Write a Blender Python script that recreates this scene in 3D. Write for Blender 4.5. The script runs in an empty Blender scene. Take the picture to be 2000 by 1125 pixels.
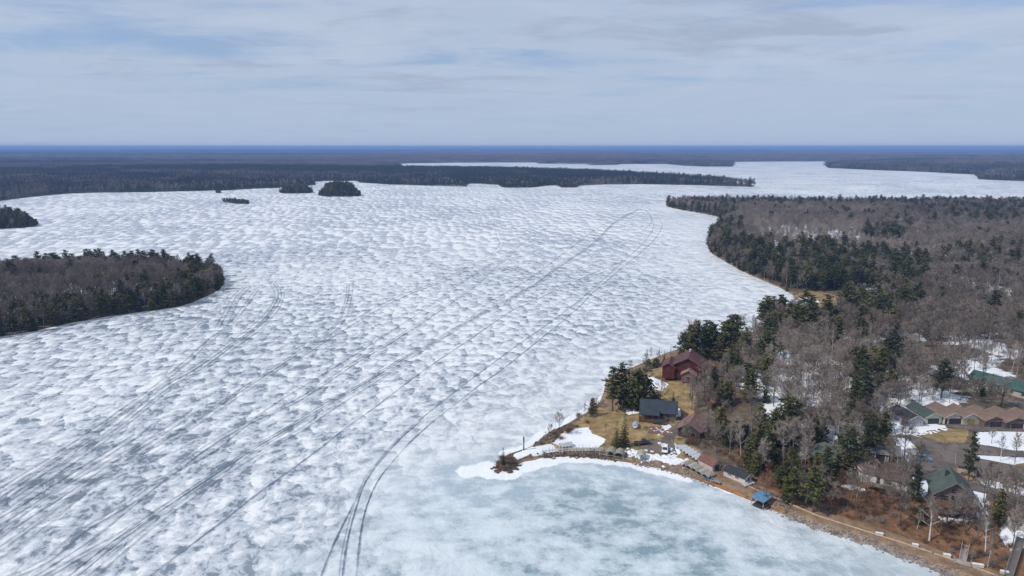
import bpy, bmesh, math, random
import numpy as np
from mathutils import Vector, Matrix
R = math.radians
random.seed(7)
rng = np.random.default_rng(11)
S = bpy.context.scene
COL = S.collection

# ------------------------------------------------------------------ camera
CAM_H, PITCH, FPX = 100.0, R(11.7), 1333.33
cam = bpy.data.cameras.new('camera')
cam.sensor_width = 36.0
cam.lens = 36.0 * FPX / 2000.0
cam.clip_start, cam.clip_end = 0.5, 200000.0
cam_o = bpy.data.objects.new('camera', cam)
cam_o.location = (0, 0, CAM_H)
cam_o.rotation_euler = (math.pi/2 - PITCH, 0, 0)
COL.objects.link(cam_o)
S.camera = cam_o

# ------------------------------------------------------------------ light
SUN_EL, SUN_AZ = R(47), R(200)          # direction towards the sun, measured from +X towards +Y (200 = left, slightly behind)
sv = Vector((math.cos(SUN_EL)*math.cos(SUN_AZ), math.cos(SUN_EL)*math.sin(SUN_AZ), math.sin(SUN_EL)))
sl = bpy.data.lights.new('sun', 'SUN')
sl.energy = 3.0
sl.angle = R(0.6)
sl.color = (1.0, 0.955, 0.89)
so = bpy.data.objects.new('sun', sl)
so.rotation_euler = sv.to_track_quat('Z', 'Y').to_euler()
so.location = (-300, -200, 400)
COL.objects.link(so)

w = bpy.data.worlds.new('World')
S.world = w
w.use_nodes = True
def build_world():
    nt = w.node_tree
    nt.nodes.clear()
    N, L = nt.nodes.new, nt.links.new
    out = N('ShaderNodeOutputWorld'); bg = N('ShaderNodeBackground')
    L(bg.outputs[0], out.inputs[0])
    sky = N('ShaderNodeTexSky'); sky.sky_type = 'NISHITA'; sky.sun_disc = False
    sky.sun_elevation = SUN_EL
    sky.sun_rotation = math.pi/2 - SUN_AZ
    sky.altitude = 400; sky.air_density = 1.0; sky.dust_density = 0.7; sky.ozone_density = 2.0
    tc = N('ShaderNodeTexCoord')
    sep = N('ShaderNodeSeparateXYZ'); L(tc.outputs['Generated'], sep.inputs[0])
    def M(op, a, b=None, c=None, clamp=False):
        m = N('ShaderNodeMath'); m.operation = op; m.use_clamp = clamp
        for i, v in enumerate((a, b, c)):
            if v is None: continue
            if isinstance(v, (int, float)): m.inputs[i].default_value = v
            else: L(v, m.inputs[i])
        return m.outputs[0]
    # the cloud deck is a flat layer seen from below: direction divided by its height
    z = M('MAXIMUM', M('ADD', sep.outputs[2], 0.07), 0.02)
    u = M('DIVIDE', sep.outputs[0], z); v = M('DIVIDE', sep.outputs[1], z)
    def layer(sx, sy, sc, det, rough, off, dist=0.0):
        cb = N('ShaderNodeCombineXYZ')
        L(M('MULTIPLY', u, sx), cb.inputs[0]); L(M('MULTIPLY', v, sy), cb.inputs[1]); cb.inputs[2].default_value = off
        n = N('ShaderNodeTexNoise'); n.inputs['Scale'].default_value = sc
        n.inputs['Detail'].default_value = det; n.inputs['Roughness'].default_value = rough; n.inputs['Distortion'].default_value = dist
        L(cb.outputs[0], n.inputs['Vector'])
        return n.outputs['Fac']
    def smooth(x, a, b):
        m = N('ShaderNodeMapRange'); m.interpolation_type = 'SMOOTHSTEP'
        L(x, m.inputs[0]); m.inputs[1].default_value = a; m.inputs[2].default_value = b
        return m.outputs[0]
    def patch(cu, cv, ru, rvv):
        a = M('DIVIDE', M('SUBTRACT', u, cu), ru); b_ = M('DIVIDE', M('SUBTRACT', v, cv), rvv)
        return smooth(M('ADD', M('MULTIPLY', a, a), M('MULTIPLY', b_, b_)), 1.6, 0.0)
    gap = M('ADD', patch(-2.5, 4.45, 1.0, .55), M('MULTIPLY', patch(-1.5, 5.1, 1.1, .45), .7))
    bank = M('ADD', patch(1.15, 4.4, 1.25, .75), M('MULTIPLY', patch(-.9, 6.3, 1.6, .45), .6))
    veil = smooth(M('SUBTRACT', layer(0.7, 1.3, 0.8, 8, 0.62, 3.7, 0.4), M('MULTIPLY', gap, .14)), 0.30, 0.52)
    wisps = smooth(layer(1.2, 1.0, 0.9, 9, 0.62, 9.2, 0.9), 0.42, 0.74)
    dark = smooth(M('ADD', layer(0.9, 1.3, 1.2, 9, 0.6, 21.4, 0.3), M('MULTIPLY', bank, .13)), 0.54, 0.74)
    def mix(f, a, b):
        m = N('ShaderNodeMix'); m.data_type = 'RGBA'
        if isinstance(f, float): m.inputs[0].default_value = f
        else: L(f, m.inputs[0])
        for k, x in ((6, a), (7, b)):
            if isinstance(x, tuple): m.inputs[k].default_value = (*x, 1)
            else: L(x, m.inputs[k])
        return m.outputs[2]
    tint = N('ShaderNodeMix'); tint.data_type = 'RGBA'; tint.blend_type = 'MULTIPLY'; tint.inputs[0].default_value = 1.0
    L(sky.outputs[0], tint.inputs[6]); tint.inputs[7].default_value = (.66, .84, 1.12, 1)
    clear_blue = tint.outputs[2]
    base = mix(M('ADD', 0.42, M('MULTIPLY', veil, 0.53)), clear_blue, (4.75, 5.65, 7.2))
    c1 = mix(M('MULTIPLY', wisps, 0.45), base, (5.7, 6.45, 7.75))
    c2 = mix(M('MULTIPLY', dark, 0.62), c1, (3.5, 4.2, 5.5))
    # the low sky over the far land is a plain pale blue veil
    lowf = smooth(sep.outputs[2], 0.13, 0.0)
    c3 = mix(M('MULTIPLY', lowf, 0.75), c2, (4.3, 5.3, 7.1))
    L(c3, bg.inputs['Color'])
    bg.inputs['Strength'].default_value = 0.092
build_world()

S.view_settings.view_transform = 'Standard'
S.view_settings.look = 'None'
S.view_settings.exposure = 0.08
S.view_settings.gamma = 1.0
S.view_settings.use_curve_mapping = False
S.render.engine = 'CYCLES'
S.cycles.max_bounces = 5
S.cycles.diffuse_bounces = 2
S.cycles.glossy_bounces = 2
S.cycles.transparent_max_bounces = 8
S.cycles.volume_bounces = 0
S.cycles.use_denoising = True
S.cycles.sample_clamp_indirect = 4.0

# ------------------------------------------------------------------ helpers: pixels of the 2000x1125 photograph -> ground
CP, SP = math.cos(PITCH), math.sin(PITCH)
def at(px, py, z=0.0):
    u = (px - 1000.0) / FPX; v = (562.5 - py) / FPX
    dx, dy, dz = u, CP + v*SP, -SP + v*CP
    t = (z - CAM_H) / dz
    return np.array((dx*t, dy*t))
def to_px(x, y, z):
    f = y*CP - (z-CAM_H)*SP
    up = y*SP + (z-CAM_H)*CP
    return 1000 + FPX*x/f, 562.5 - FPX*up/f
def ats(l, z=0.0): return np.array([at(a, b, z) for a, b in l])
def sstep(a, b, x):
    t = np.clip((x-a)/(b-a), 0, 1)
    return t*t*(3-2*t)
def sdist(poly, P):
    """signed distance, positive inside, of points P (n,2)"""
    P = np.asarray(P, float).reshape(-1, 2)
    out = np.empty(len(P))
    A = poly; B = np.roll(poly, -1, axis=0); D = B-A; LL = (D**2).sum(1)+1e-12
    dy = np.where(D[:, 1] == 0, 1e-12, D[:, 1])
    st = max(1, 400000//len(A))
    for s in range(0, len(P), st):
        Q = P[s:s+st]
        qx = Q[:, 0, None]-A[None, :, 0]; qy = Q[:, 1, None]-A[None, :, 1]
        t = np.clip((qx*D[:, 0]+qy*D[:, 1])/LL, 0, 1)
        best = np.sqrt(((qx-t*D[:, 0])**2+(qy-t*D[:, 1])**2).min(1))
        c = ((A[:, 1] > Q[:, 1, None]) != (B[:, 1] > Q[:, 1, None])) & (qx < qy*D[:, 0]/dy)
        out[s:s+st] = np.where(c.sum(1) % 2 == 1, best, -best)
    return out
_sd_exact = sdist
_sd_cache = {}
def sdist(poly, P):
    """as above, looked up in a coarse table except close to the outline"""
    P = np.asarray(P, float).reshape(-1, 2)
    if len(P) < 400 or len(poly) < 60: return _sd_exact(poly, P)
    k = id(poly)
    if k not in _sd_cache:
        fin = poly[np.hypot(*poly.T) < 20000]
        lo, hi = fin.min(0)-60, fin.max(0)+60
        hi = np.minimum(hi, 14000); lo = np.maximum(lo, -14000)
        n = np.maximum(np.minimum(((hi-lo)/5).astype(int), 150), 20)
        gx, gy = np.linspace(lo[0], hi[0], n[0]), np.linspace(lo[1], hi[1], n[1])
        T = _sd_exact(poly, np.stack(np.meshgrid(gx, gy, indexing='ij'), -1).reshape(-1, 2)).reshape(n)
        _sd_cache[k] = (poly, lo, hi, n, T)
    _, lo, hi, n, T = _sd_cache[k]
    st = (hi-lo)/(n-1)
    f = (P-lo)/st
    inb = ((f >= 0) & (f < n-1.001)).all(1)
    i = np.clip(f.astype(int), 0, n-2); t = np.clip(f-i, 0, 1)
    g = lambda a, b: T[i[:, 0]+a, i[:, 1]+b]
    d = (g(0,0)*(1-t[:,0])+g(1,0)*t[:,0])*(1-t[:,1]) + (g(0,1)*(1-t[:,0])+g(1,1)*t[:,0])*t[:,1]
    m = np.abs(d) < 1.5*st.max()
    # outside the table: a clamped reading is enough, its distance to the table is added
    out = np.hypot(*(P-np.clip(P, lo, hi)).T)
    d = np.where(inb, d, d - out*np.where(d > 0, 0, 1))
    m &= inb
    if m.any(): d[m] = _sd_near(poly, P[m], 1.5*st.max())
    return d
def _sd_near(poly, Q, reach):
    """exact distance, cell by cell, against the few segments within reach"""
    A_ = poly; B_ = np.roll(poly, -1, axis=0)
    out = np.empty(len(Q))
    cs = reach*4
    key = np.floor(Q/cs).astype(int)
    o = np.lexsort((key[:, 1], key[:, 0])); ks = key[o]
    cut = np.flatnonzero(np.r_[True, (np.diff(ks, axis=0) != 0).any(1), True])
    for a, b in zip(cut[:-1], cut[1:]):
        idx = o[a:b]; q = Q[idx]
        lo, hi = q.min(0)-2*reach, q.max(0)+2*reach
        m = (np.minimum(A_, B_) < hi).all(1) & (np.maximum(A_, B_) > lo).all(1)
        if not m.any(): m[:] = True
        best = np.full(len(q), 1e18)
        for p0, p1 in zip(A_[m], B_[m]):
            dd = p1-p0
            t = np.clip(((q-p0)@dd)/(dd@dd+1e-12), 0, 1)
            best = np.minimum(best, ((q-p0-t[:, None]*dd)**2).sum(1))
        # inside test needs only the segments that cross each point's row
        ins = np.zeros(len(q), bool)
        yr = (np.minimum(A_[:, 1], B_[:, 1]) <= q[:, 1].max()) & (np.maximum(A_[:, 1], B_[:, 1]) >= q[:, 1].min()) & (np.maximum(A_[:, 0], B_[:, 0]) > q[:, 0].min())
        for p0, p1 in zip(A_[yr], B_[yr]):
            c = ((p0[1] > q[:, 1]) != (p1[1] > q[:, 1]))
            if c.any(): ins ^= c & (q[:, 0] < p0[0] + (q[:, 1]-p0[1])*(p1[0]-p0[0])/((p1[1]-p0[1]) or 1e-12))
        best = np.sqrt(best)
        out[idx] = np.where(ins, best, -best)
    return out
_tab = rng.random((256, 256))
def vnoise(P, scale, seed=0):
    P = np.asarray(P).reshape(-1, 2)/scale + seed*17.37
    i = np.floor(P).astype(int); f = P-i; f = f*f*(3-2*f)
    g = lambda a, b: _tab[(i[:, 0]+a) % 256, (i[:, 1]+b) % 256]
    return (g(0,0)*(1-f[:,0])+g(1,0)*f[:,0])*(1-f[:,1]) + (g(0,1)*(1-f[:,0])+g(1,1)*f[:,0])*f[:,1]
def fbm(P, scale, o=4, seed=0):
    s = 0; a = 1; t = 0
    for k in range(o):
        s = s + a*vnoise(P, scale/2**k, seed+k); t += a; a *= .5
    return s/t
def rough_poly(poly, amp, step, seed):
    """densify a shoreline and wobble it a little"""
    out = []
    n = len(poly)
    for k in range(n):
        a, b = poly[k], poly[(k+1) % n]
        L = np.linalg.norm(b-a)
        if L > 6000: m = 1
        else: m = max(1, min(60, int(L/step)))
        for j in range(m): out.append(a+(b-a)*j/m)
    out = np.array(out)
    off = np.stack([fbm(out, 5*step, 3, seed)-.5, fbm(out, 5*step, 3, seed+9)-.5], 1)
    far = np.hypot(*out.T) < 20000
    return out + off*2*amp*far[:, None]

# ------------------------------------------------------------------ helpers: materials
def new_mat(name):
    m = bpy.data.materials.new(name); m.use_nodes = True
    m.node_tree.nodes.clear()
    return m
class NB:
    """small node builder"""
    def __init__(s, m):
        s.nt = m.node_tree; s.m = m
    def n(s, t, **k):
        x = s.nt.nodes.new(t)
        for a, b in k.items(): setattr(x, a, b)
        return x
    def put(s, sock, v):
        if v is None: return
        if isinstance(v, (int, float)):
            try: sock.default_value = v
            except TypeError: sock.default_value = (v, v, v)
        elif isinstance(v, tuple):
            sock.default_value = v if len(v) == len(sock.default_value) else (*v, 1)
        else: s.nt.links.new(v, sock)
    def math(s, op, a, b=None, c=None, clamp=False):
        x = s.n('ShaderNodeMath', operation=op, use_clamp=clamp)
        for i, v in enumerate((a, b, c)): s.put(x.inputs[i], v)
        return x.outputs[0]
    def vmath(s, op, a, b=None, scale=None):
        x = s.n('ShaderNodeVectorMath', operation=op)
        s.put(x.inputs[0], a); s.put(x.inputs[1], b)
        if scale is not None: s.put(x.inputs['Scale'], scale)
        return x.outputs[0]
    def mix(s, f, a, b, blend='MIX'):
        x = s.n('ShaderNodeMix', data_type='RGBA', blend_type=blend)
        s.put(x.inputs[0], f); s.put(x.inputs[6], a); s.put(x.inputs[7], b)
        return x.outputs[2]
    def noise(s, vec, scale, detail=3, rough=.5, dim='3D', dist=0.0, color=False):
        x = s.n('ShaderNodeTexNoise', noise_dimensions=dim)
        s.put(x.inputs['Vector'], vec); s.put(x.inputs['Scale'], scale)
        s.put(x.inputs['Detail'], detail); s.put(x.inputs['Roughness'], rough); s.put(x.inputs['Distortion'], dist)
        return x.outputs['Color' if color else 'Fac']
    def smooth(s, x, a, b, lo=0.0, hi=1.0):
        m = s.n('ShaderNodeMapRange', interpolation_type='SMOOTHSTEP')
        s.put(m.inputs[0], x); s.put(m.inputs[1], a); s.put(m.inputs[2], b); s.put(m.inputs[3], lo); s.put(m.inputs[4], hi)
        return m.outputs[0]
    def pos(s): return s.n('ShaderNodeNewGeometry').outputs['Position']
    def attr(s, name, o='Fac'): return s.n('ShaderNodeAttribute', attribute_name=name).outputs[o]
    def out(s, color, rough=.8, spec=.3, metal=0.0, bump=None, bump_d=.1, bump_s=1.0, **kw):
        b = s.n('ShaderNodeBsdfPrincipled')
        s.put(b.inputs['Base Color'], color); s.put(b.inputs['Roughness'], rough)
        s.put(b.inputs['Specular IOR Level'], spec); s.put(b.inputs['Metallic'], metal)
        for k, v in kw.items(): s.put(b.inputs[k.replace('_', ' ')], v)
        if bump is not None:
            bn = s.n('ShaderNodeBump'); s.put(bn.inputs['Height'], bump); bn.inputs['Distance'].default_value = bump_d
            bn.inputs['Strength'].default_value = bump_s
            s.nt.links.new(bn.outputs[0], b.inputs['Normal'])
        o = s.n('ShaderNodeOutputMaterial')
        s.nt.links.new(b.outputs[0], o.inputs[0])
        return s.m
_mc = {}
def plain(col, rough=.7, spec=.3, metal=0.0, var=.18, scale=1.2):
    """a surface of one colour with worn, blotchy variation"""
    key = (col, rough, spec, metal, var, scale)
    if key in _mc: return _mc[key]
    b = NB(new_mat('surface'))
    tc = b.n('ShaderNodeTexCoord').outputs['Object']
    n = b.noise(tc, scale, 5, .65)
    f = b.smooth(n, .3, .7, 1-var, 1+var)
    oi = b.n('ShaderNodeObjectInfo').outputs['Random']
    f = b.math('MULTIPLY', f, b.math('ADD', .94, b.math('MULTIPLY', oi, .12)))
    c = b.vmath('SCALE', col, None, f)
    _mc[key] = b.out(c, rough, spec, metal, bump=b.noise(tc, scale*8, 3), bump_d=.02, bump_s=.4)
    return _mc[key]
def siding(col, pitch=.22, vertical=False):
    key = ('siding', col, pitch, vertical)
    if key in _mc: return _mc[key]
    b = NB(new_mat('siding'))
    tc = b.n('ShaderNodeTexCoord').outputs['Object']
    sx = b.n('ShaderNodeSeparateXYZ'); b.put(sx.inputs[0], tc)
    line = b.math('FRACT', b.math('DIVIDE', b.math('ADD', sx.outputs[0], sx.outputs[1]) if vertical else sx.outputs[2], pitch))
    c = b.vmath('SCALE', col, None, b.smooth(b.noise(tc, .9, 5, .65), .3, .7, .82, 1.12))
    _mc[key] = b.out(c, .7, .25, bump=line, bump_d=.03, bump_s=.8)
    return _mc[key]
def roofing(col, pitch=.3, rough=.75, spec=.3):
    key = ('roofing', col, pitch, rough)
    if key in _mc: return _mc[key]
    b = NB(new_mat('roofing'))
    tc = b.n('ShaderNodeTexCoord').outputs['Object']
    n = b.noise(tc, .35, 4, .6); n2 = b.noise(tc, 3.0, 3, .7)
    f = b.math('MULTIPLY', b.smooth(n, .3, .7, .82, 1.18), b.smooth(n2, .25, .75, .78, 1.2))
    sx = b.n('ShaderNodeSeparateXYZ'); b.put(sx.inputs[0], tc)
    line = b.math('FRACT', b.math('DIVIDE', sx.outputs[2], pitch))
    _mc[key] = b.out(b.vmath('SCALE', col, None, f), rough, spec, bump=line, bump_d=.03, bump_s=.6)
    return _mc[key]

# ------------------------------------------------------------------ helpers: objects
def tag(o, label=None, cat=None, group=None, kind=None):
    if label: o['label'] = label
    if cat: o['category'] = cat
    if group: o['group'] = group
    if kind: o['kind'] = kind
    return o
def mesh_of(name, V, F, mats, mi=None, smooth=False):
    me = bpy.data.meshes.new(name)
    me.from_pydata([tuple(v) for v in V] if not isinstance(V, np.ndarray) else V.tolist(), [], [tuple(f) for f in F] if not isinstance(F, np.ndarray) else F.tolist())
    for m in (mats if isinstance(mats, (list, tuple)) else [mats]): me.materials.append(m)
    if mi is not None: me.polygons.foreach_set('material_index', np.asarray(mi, np.int32))
    if smooth: me.polygons.foreach_set('use_smooth', np.ones(len(me.polygons), bool))
    me.update()
    return me
def link(name, data, parent=None, loc=None, rz=None):
    o = bpy.data.objects.new(name, data)
    COL.objects.link(o)
    if parent is not None: o.parent = parent
    if loc is not None: o.location = loc
    if rz is not None: o.rotation_euler = (0, 0, rz)
    return o
def thing(name, loc, rz, label, cat, group=None):
    o = bpy.data.objects.new(name, None); o.empty_display_size = .5
    COL.objects.link(o); o.location = loc; o.rotation_euler = (0, 0, rz)
    return tag(o, label, cat, group)
class MB:
    """collects boxes, tubes and prisms into one mesh"""
    def __init__(s): s.V = []; s.F = []
    def add(s, V, F):
        n = len(s.V); s.V += [tuple(v) for v in V]; s.F += [tuple(i+n for i in f) for f in F]
    def box(s, x0, x1, y0, y1, z0, z1):
        s.add([(x0,y0,z0),(x1,y0,z0),(x1,y1,z0),(x0,y1,z0),(x0,y0,z1),(x1,y0,z1),(x1,y1,z1),(x0,y1,z1)],
              [(0,3,2,1),(4,5,6,7),(0,1,5,4),(1,2,6,5),(2,3,7,6),(3,0,4,7)])
        return s
    def hexa(s, b4, t4):
        s.add(list(b4)+list(t4), [(0,3,2,1),(4,5,6,7),(0,1,5,4),(1,2,6,5),(2,3,7,6),(3,0,4,7)]); return s
    def tube(s, pts, rads, sides=5, cap=True):
        V = []; F = []
        pts = [Vector(p) for p in pts]
        for k, p in enumerate(pts):
            d = (pts[min(k+1, len(pts)-1)] - pts[max(k-1, 0)]).normalized()
            a = d.orthogonal().normalized(); b = d.cross(a)
            # keep rings aligned
            if k:
                a = (la - d*la.dot(d)).normalized() if (la - d*la.dot(d)).length > 1e-6 else a
                b = d.cross(a)
            la = a
            for j in range(sides):
                t = 2*math.pi*j/sides
                V.append(p + (a*math.cos(t)+b*math.sin(t))*rads[k])
        for k in range(len(pts)-1):
            for j in range(sides):
                j2 = (j+1) % sides
                F.append((k*sides+j, k*sides+j2, (k+1)*sides+j2, (k+1)*sides+j))
        if cap:
            F.append(tuple(range(sides))[::-1]); F.append(tuple((len(pts)-1)*sides+j for j in range(sides)))
        s.add(V, F); return s
    def bar(s, a, b, r=.05): return s.tube([a, b], [r, r], 4)
    def prism(s, prof, y0, y1):
        """profile in x,z, extruded along y"""
        n = len(prof)
        V = [(x, y0, z) for x, z in prof] + [(x, y1, z) for x, z in prof]
        F = [tuple(range(n)), tuple(range(2*n-1, n-1, -1))] + [(k, n+k, n+(k+1) % n, (k+1) % n) for k in range(n)]
        s.add(V, F); return s
    def mesh(s, name, mat, smooth=False):
        me = mesh_of(name, s.V, s.F, mat, smooth=smooth)
        bm = bmesh.new(); bm.from_mesh(me); bmesh.ops.recalc_face_normals(bm, faces=bm.faces); bm.to_mesh(me); bm.free()
        return me
    def build(s, name, mat, parent=None, loc=None, rz=None, smooth=False):
        return link(name, s.mesh(name, mat, smooth), parent, loc, rz)

# ------------------------------------------------------------------ shorelines (all lie at lake level)
A_px = [(2300,1330),(2000,1180),(1862,1127),(1790,1097),(1700,1062),(1600,1032),(1545,1010),(1500,990),(1440,967),(1405,953),(1370,940),(1330,927),(1290,915),(1240,905),(1190,898),(1140,893),(1090,892),
        (1062,894),(1045,899),(1025,902),(1010,908),(1000,917),(983,921),(968,917),(966,906),(976,896),(992,888),(1010,882),(1030,876),(1050,864),(1062,850),(1085,838),(1110,826),
        (1128,814),(1145,805),(1158,796),(1172,783),(1180,765),(1185,745),(1205,728),(1240,715),(1268,703),(1300,690),(1330,680),(1370,668),(1420,660),(1470,648),(1520,628),(1570,606),
        (1596,595),(1575,590),(1556,585),(1545,575),(1520,561),(1495,550),(1470,540),(1440,525),(1412,509),(1390,496),(1381,481),(1384,468),(1395,452),(1420,434),
        (1432,429),(1405,424),(1380,418.5),(1340,411.5),(1315,407),(1301,403),(1320,399.5),(1400,398.5),(1500,399.5),(1600,401),(1750,403),(1900,402.5),(2000,401),(2300,399),(2600,402)]
B_px = [(-260,700),(0,657),(60,647),(130,632),(200,620),(270,610),(340,600),(380,588),(415,573),(434,561),(438,551),(425,541),(400,533),(350,529),(250,528),(100,534),(0,540),(-260,556)]
C_px = [(-200,449),(0,447),(40,446),(70,442),(74,439),(60,433),(0,429),(-200,431)]
G_px = [(622,382),(640,384),(680,384),(702,383),(704,380),(680,377.5),(640,377.5),(624,379.5)]
H_px = [(545,376.5),(560,378),(600,378),(611,376),(606,373),(570,372),(548,374)]
I_px = [(432,394.5),(445,396.5),(470,398.5),(486,398.8),(487,396.5),(465,394.5),(445,392.8),(434,393)]
J_px = [(422,377),(428,377.6),(434,377),(433,375.6),(424,375.6)]
L_px = [(-900,430),(-300,408),(0,393),(60,385),(130,378.5),(200,376),(300,375),(400,372.5),(440,372),(500,368.5),(545,367),(590,364),(614,361),(618,354.5),(640,353.2),(700,353.4),(706,357),
        (750,360),(830,362.5),(880,363.5),(912,364.5),(914,359),(940,359),(975,361),(985,366.5),(1040,366.5),(1065,363),(1088,362),(1095,366.5),(1126,366.5),(1131,362.5),(1180,360.5),(1260,360),
        (1330,361),(1400,363),(1472,365),(1478,362.5),(1450,358.5),(1380,353),(1300,347.5),(1200,342),(1100,337),(1000,334.5),(900,333.5),(830,333),(792,331.5),(782,327),(766,321),(800,319),(900,317.8),(1048,317.3),
        (1050,319.8),(1145,320.8),(1155,323),(1203,322.2),(1213,320.5),(1300,320.5),(1337,324),(1380,325.5),(1430,325.5),(1434,319),(1433,316.4),(1530,315.4),(1612,315.4),(1608,319),(1616,328),(1700,332),(1800,335.5),(1903,341),(1909,350.5),
        (2000,354),(2300,365),(2700,380)]
A = rough_poly(np.vstack([ats(A_px), [[1500, 900], [900, 60], [400, 20]]]), .7, 6, 1)
B = rough_poly(ats(B_px), 2.5, 9, 2)
Ci = rough_poly(ats(C_px), 3, 14, 3)
G = rough_poly(ats(G_px), 3, 14, 4)
Hh = rough_poly(ats(H_px), 3, 14, 5)
Ii = rough_poly(ats(I_px), 2, 12, 6)
J = rough_poly(ats(J_px), 1, 12, 7)
Lp = rough_poly(np.vstack([ats(L_px), [[9000, 4000], [60000, 30000], [60000, 70000], [-60000, 70000], [-60000, 15000], [-6000, 500]]]), 9, 40, 8)

# ------------------------------------------------------------------ heights
X_bl0, X_bl1 = at(1405, 900)[0], at(1540, 930)[0]
HOUSE_C = at(1345, 740)
def hA(P, d=None):
    P = np.asarray(P, float).reshape(-1, 2)
    if d is None: d = sdist(A, P)
    x, y = P.T
    h = np.where(d > 0, 1.15*sstep(0, 2.2, d), np.maximum(d*.5, -2.0))
    b = 5.2*sstep(X_bl0-6, X_bl1+10, x)*(1-sstep(300, 420, y))
    h = h + b*sstep(8.5, 27, d)
    h = h + 1.0*sstep(9, 22, d)*(1-sstep(X_bl0-6, X_bl1+10, x))
    h = h + 3.0*np.exp(-((x-HOUSE_C[0])**2+(y-HOUSE_C[1])**2)/(2*30**2))*sstep(4, 20, d)
    h = h + 4.0*sstep(110, 300, d)*(.6+.8*fbm(P, 160, 2, 31))
    h = h + sstep(15, 60, d)*sstep(320, 420, y)*1.8*(fbm(P, 45, 2, 33)-.3)
    return h
def hI(poly, top, slope):
    def f(P, d=None):
        P = np.asarray(P, float).reshape(-1, 2)
        if d is None: d = sdist(poly, P)
        return np.where(d > 0, .5*sstep(0, 2, d) + top*sstep(1, slope, d)*(.7+.6*fbm(P, 30, 2, 41)), np.maximum(d*.4, -2.5))
    return f
hB = hI(B, 5.0, 45); hC = hI(Ci, 4.0, 40); hG = hI(G, 8.0, 26); hH = hI(Hh, 2.0, 20); hIi = hI(Ii, .6, 10); hJ = hI(J, .6, 8)
def hL(P, d=None):
    P = np.asarray(P, float).reshape(-1, 2)
    if d is None: d = sdist(Lp, P)
    r = np.hypot(*P.T)
    hills = 21*fbm(P*np.array([.55, 1.]), 900, 3, 51)*sstep(60, 500, d) + sstep(6000, 14000, r)*18*fbm(P, 5200, 3, 57) + sstep(16000, 30000, r)*34*sstep(.45, .75, fbm(P, 11000, 3, 59))
    return np.where(d > 0, .6*sstep(0, 4, d) + 6*sstep(2, 120, d) + hills, np.maximum(d*.2, -3))
def att(px, py):
    """the point of the near shore's ground under a pixel"""
    z = 0.0
    for _ in range(14):
        p = at(px, py, z)
        z = .4*z + .6*float(hA(p)[0])
    p = at(px, py, z)
    return np.array((p[0], p[1], z))
def atts(l): return np.array([att(a, b)[:2] for a, b in l])

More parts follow.
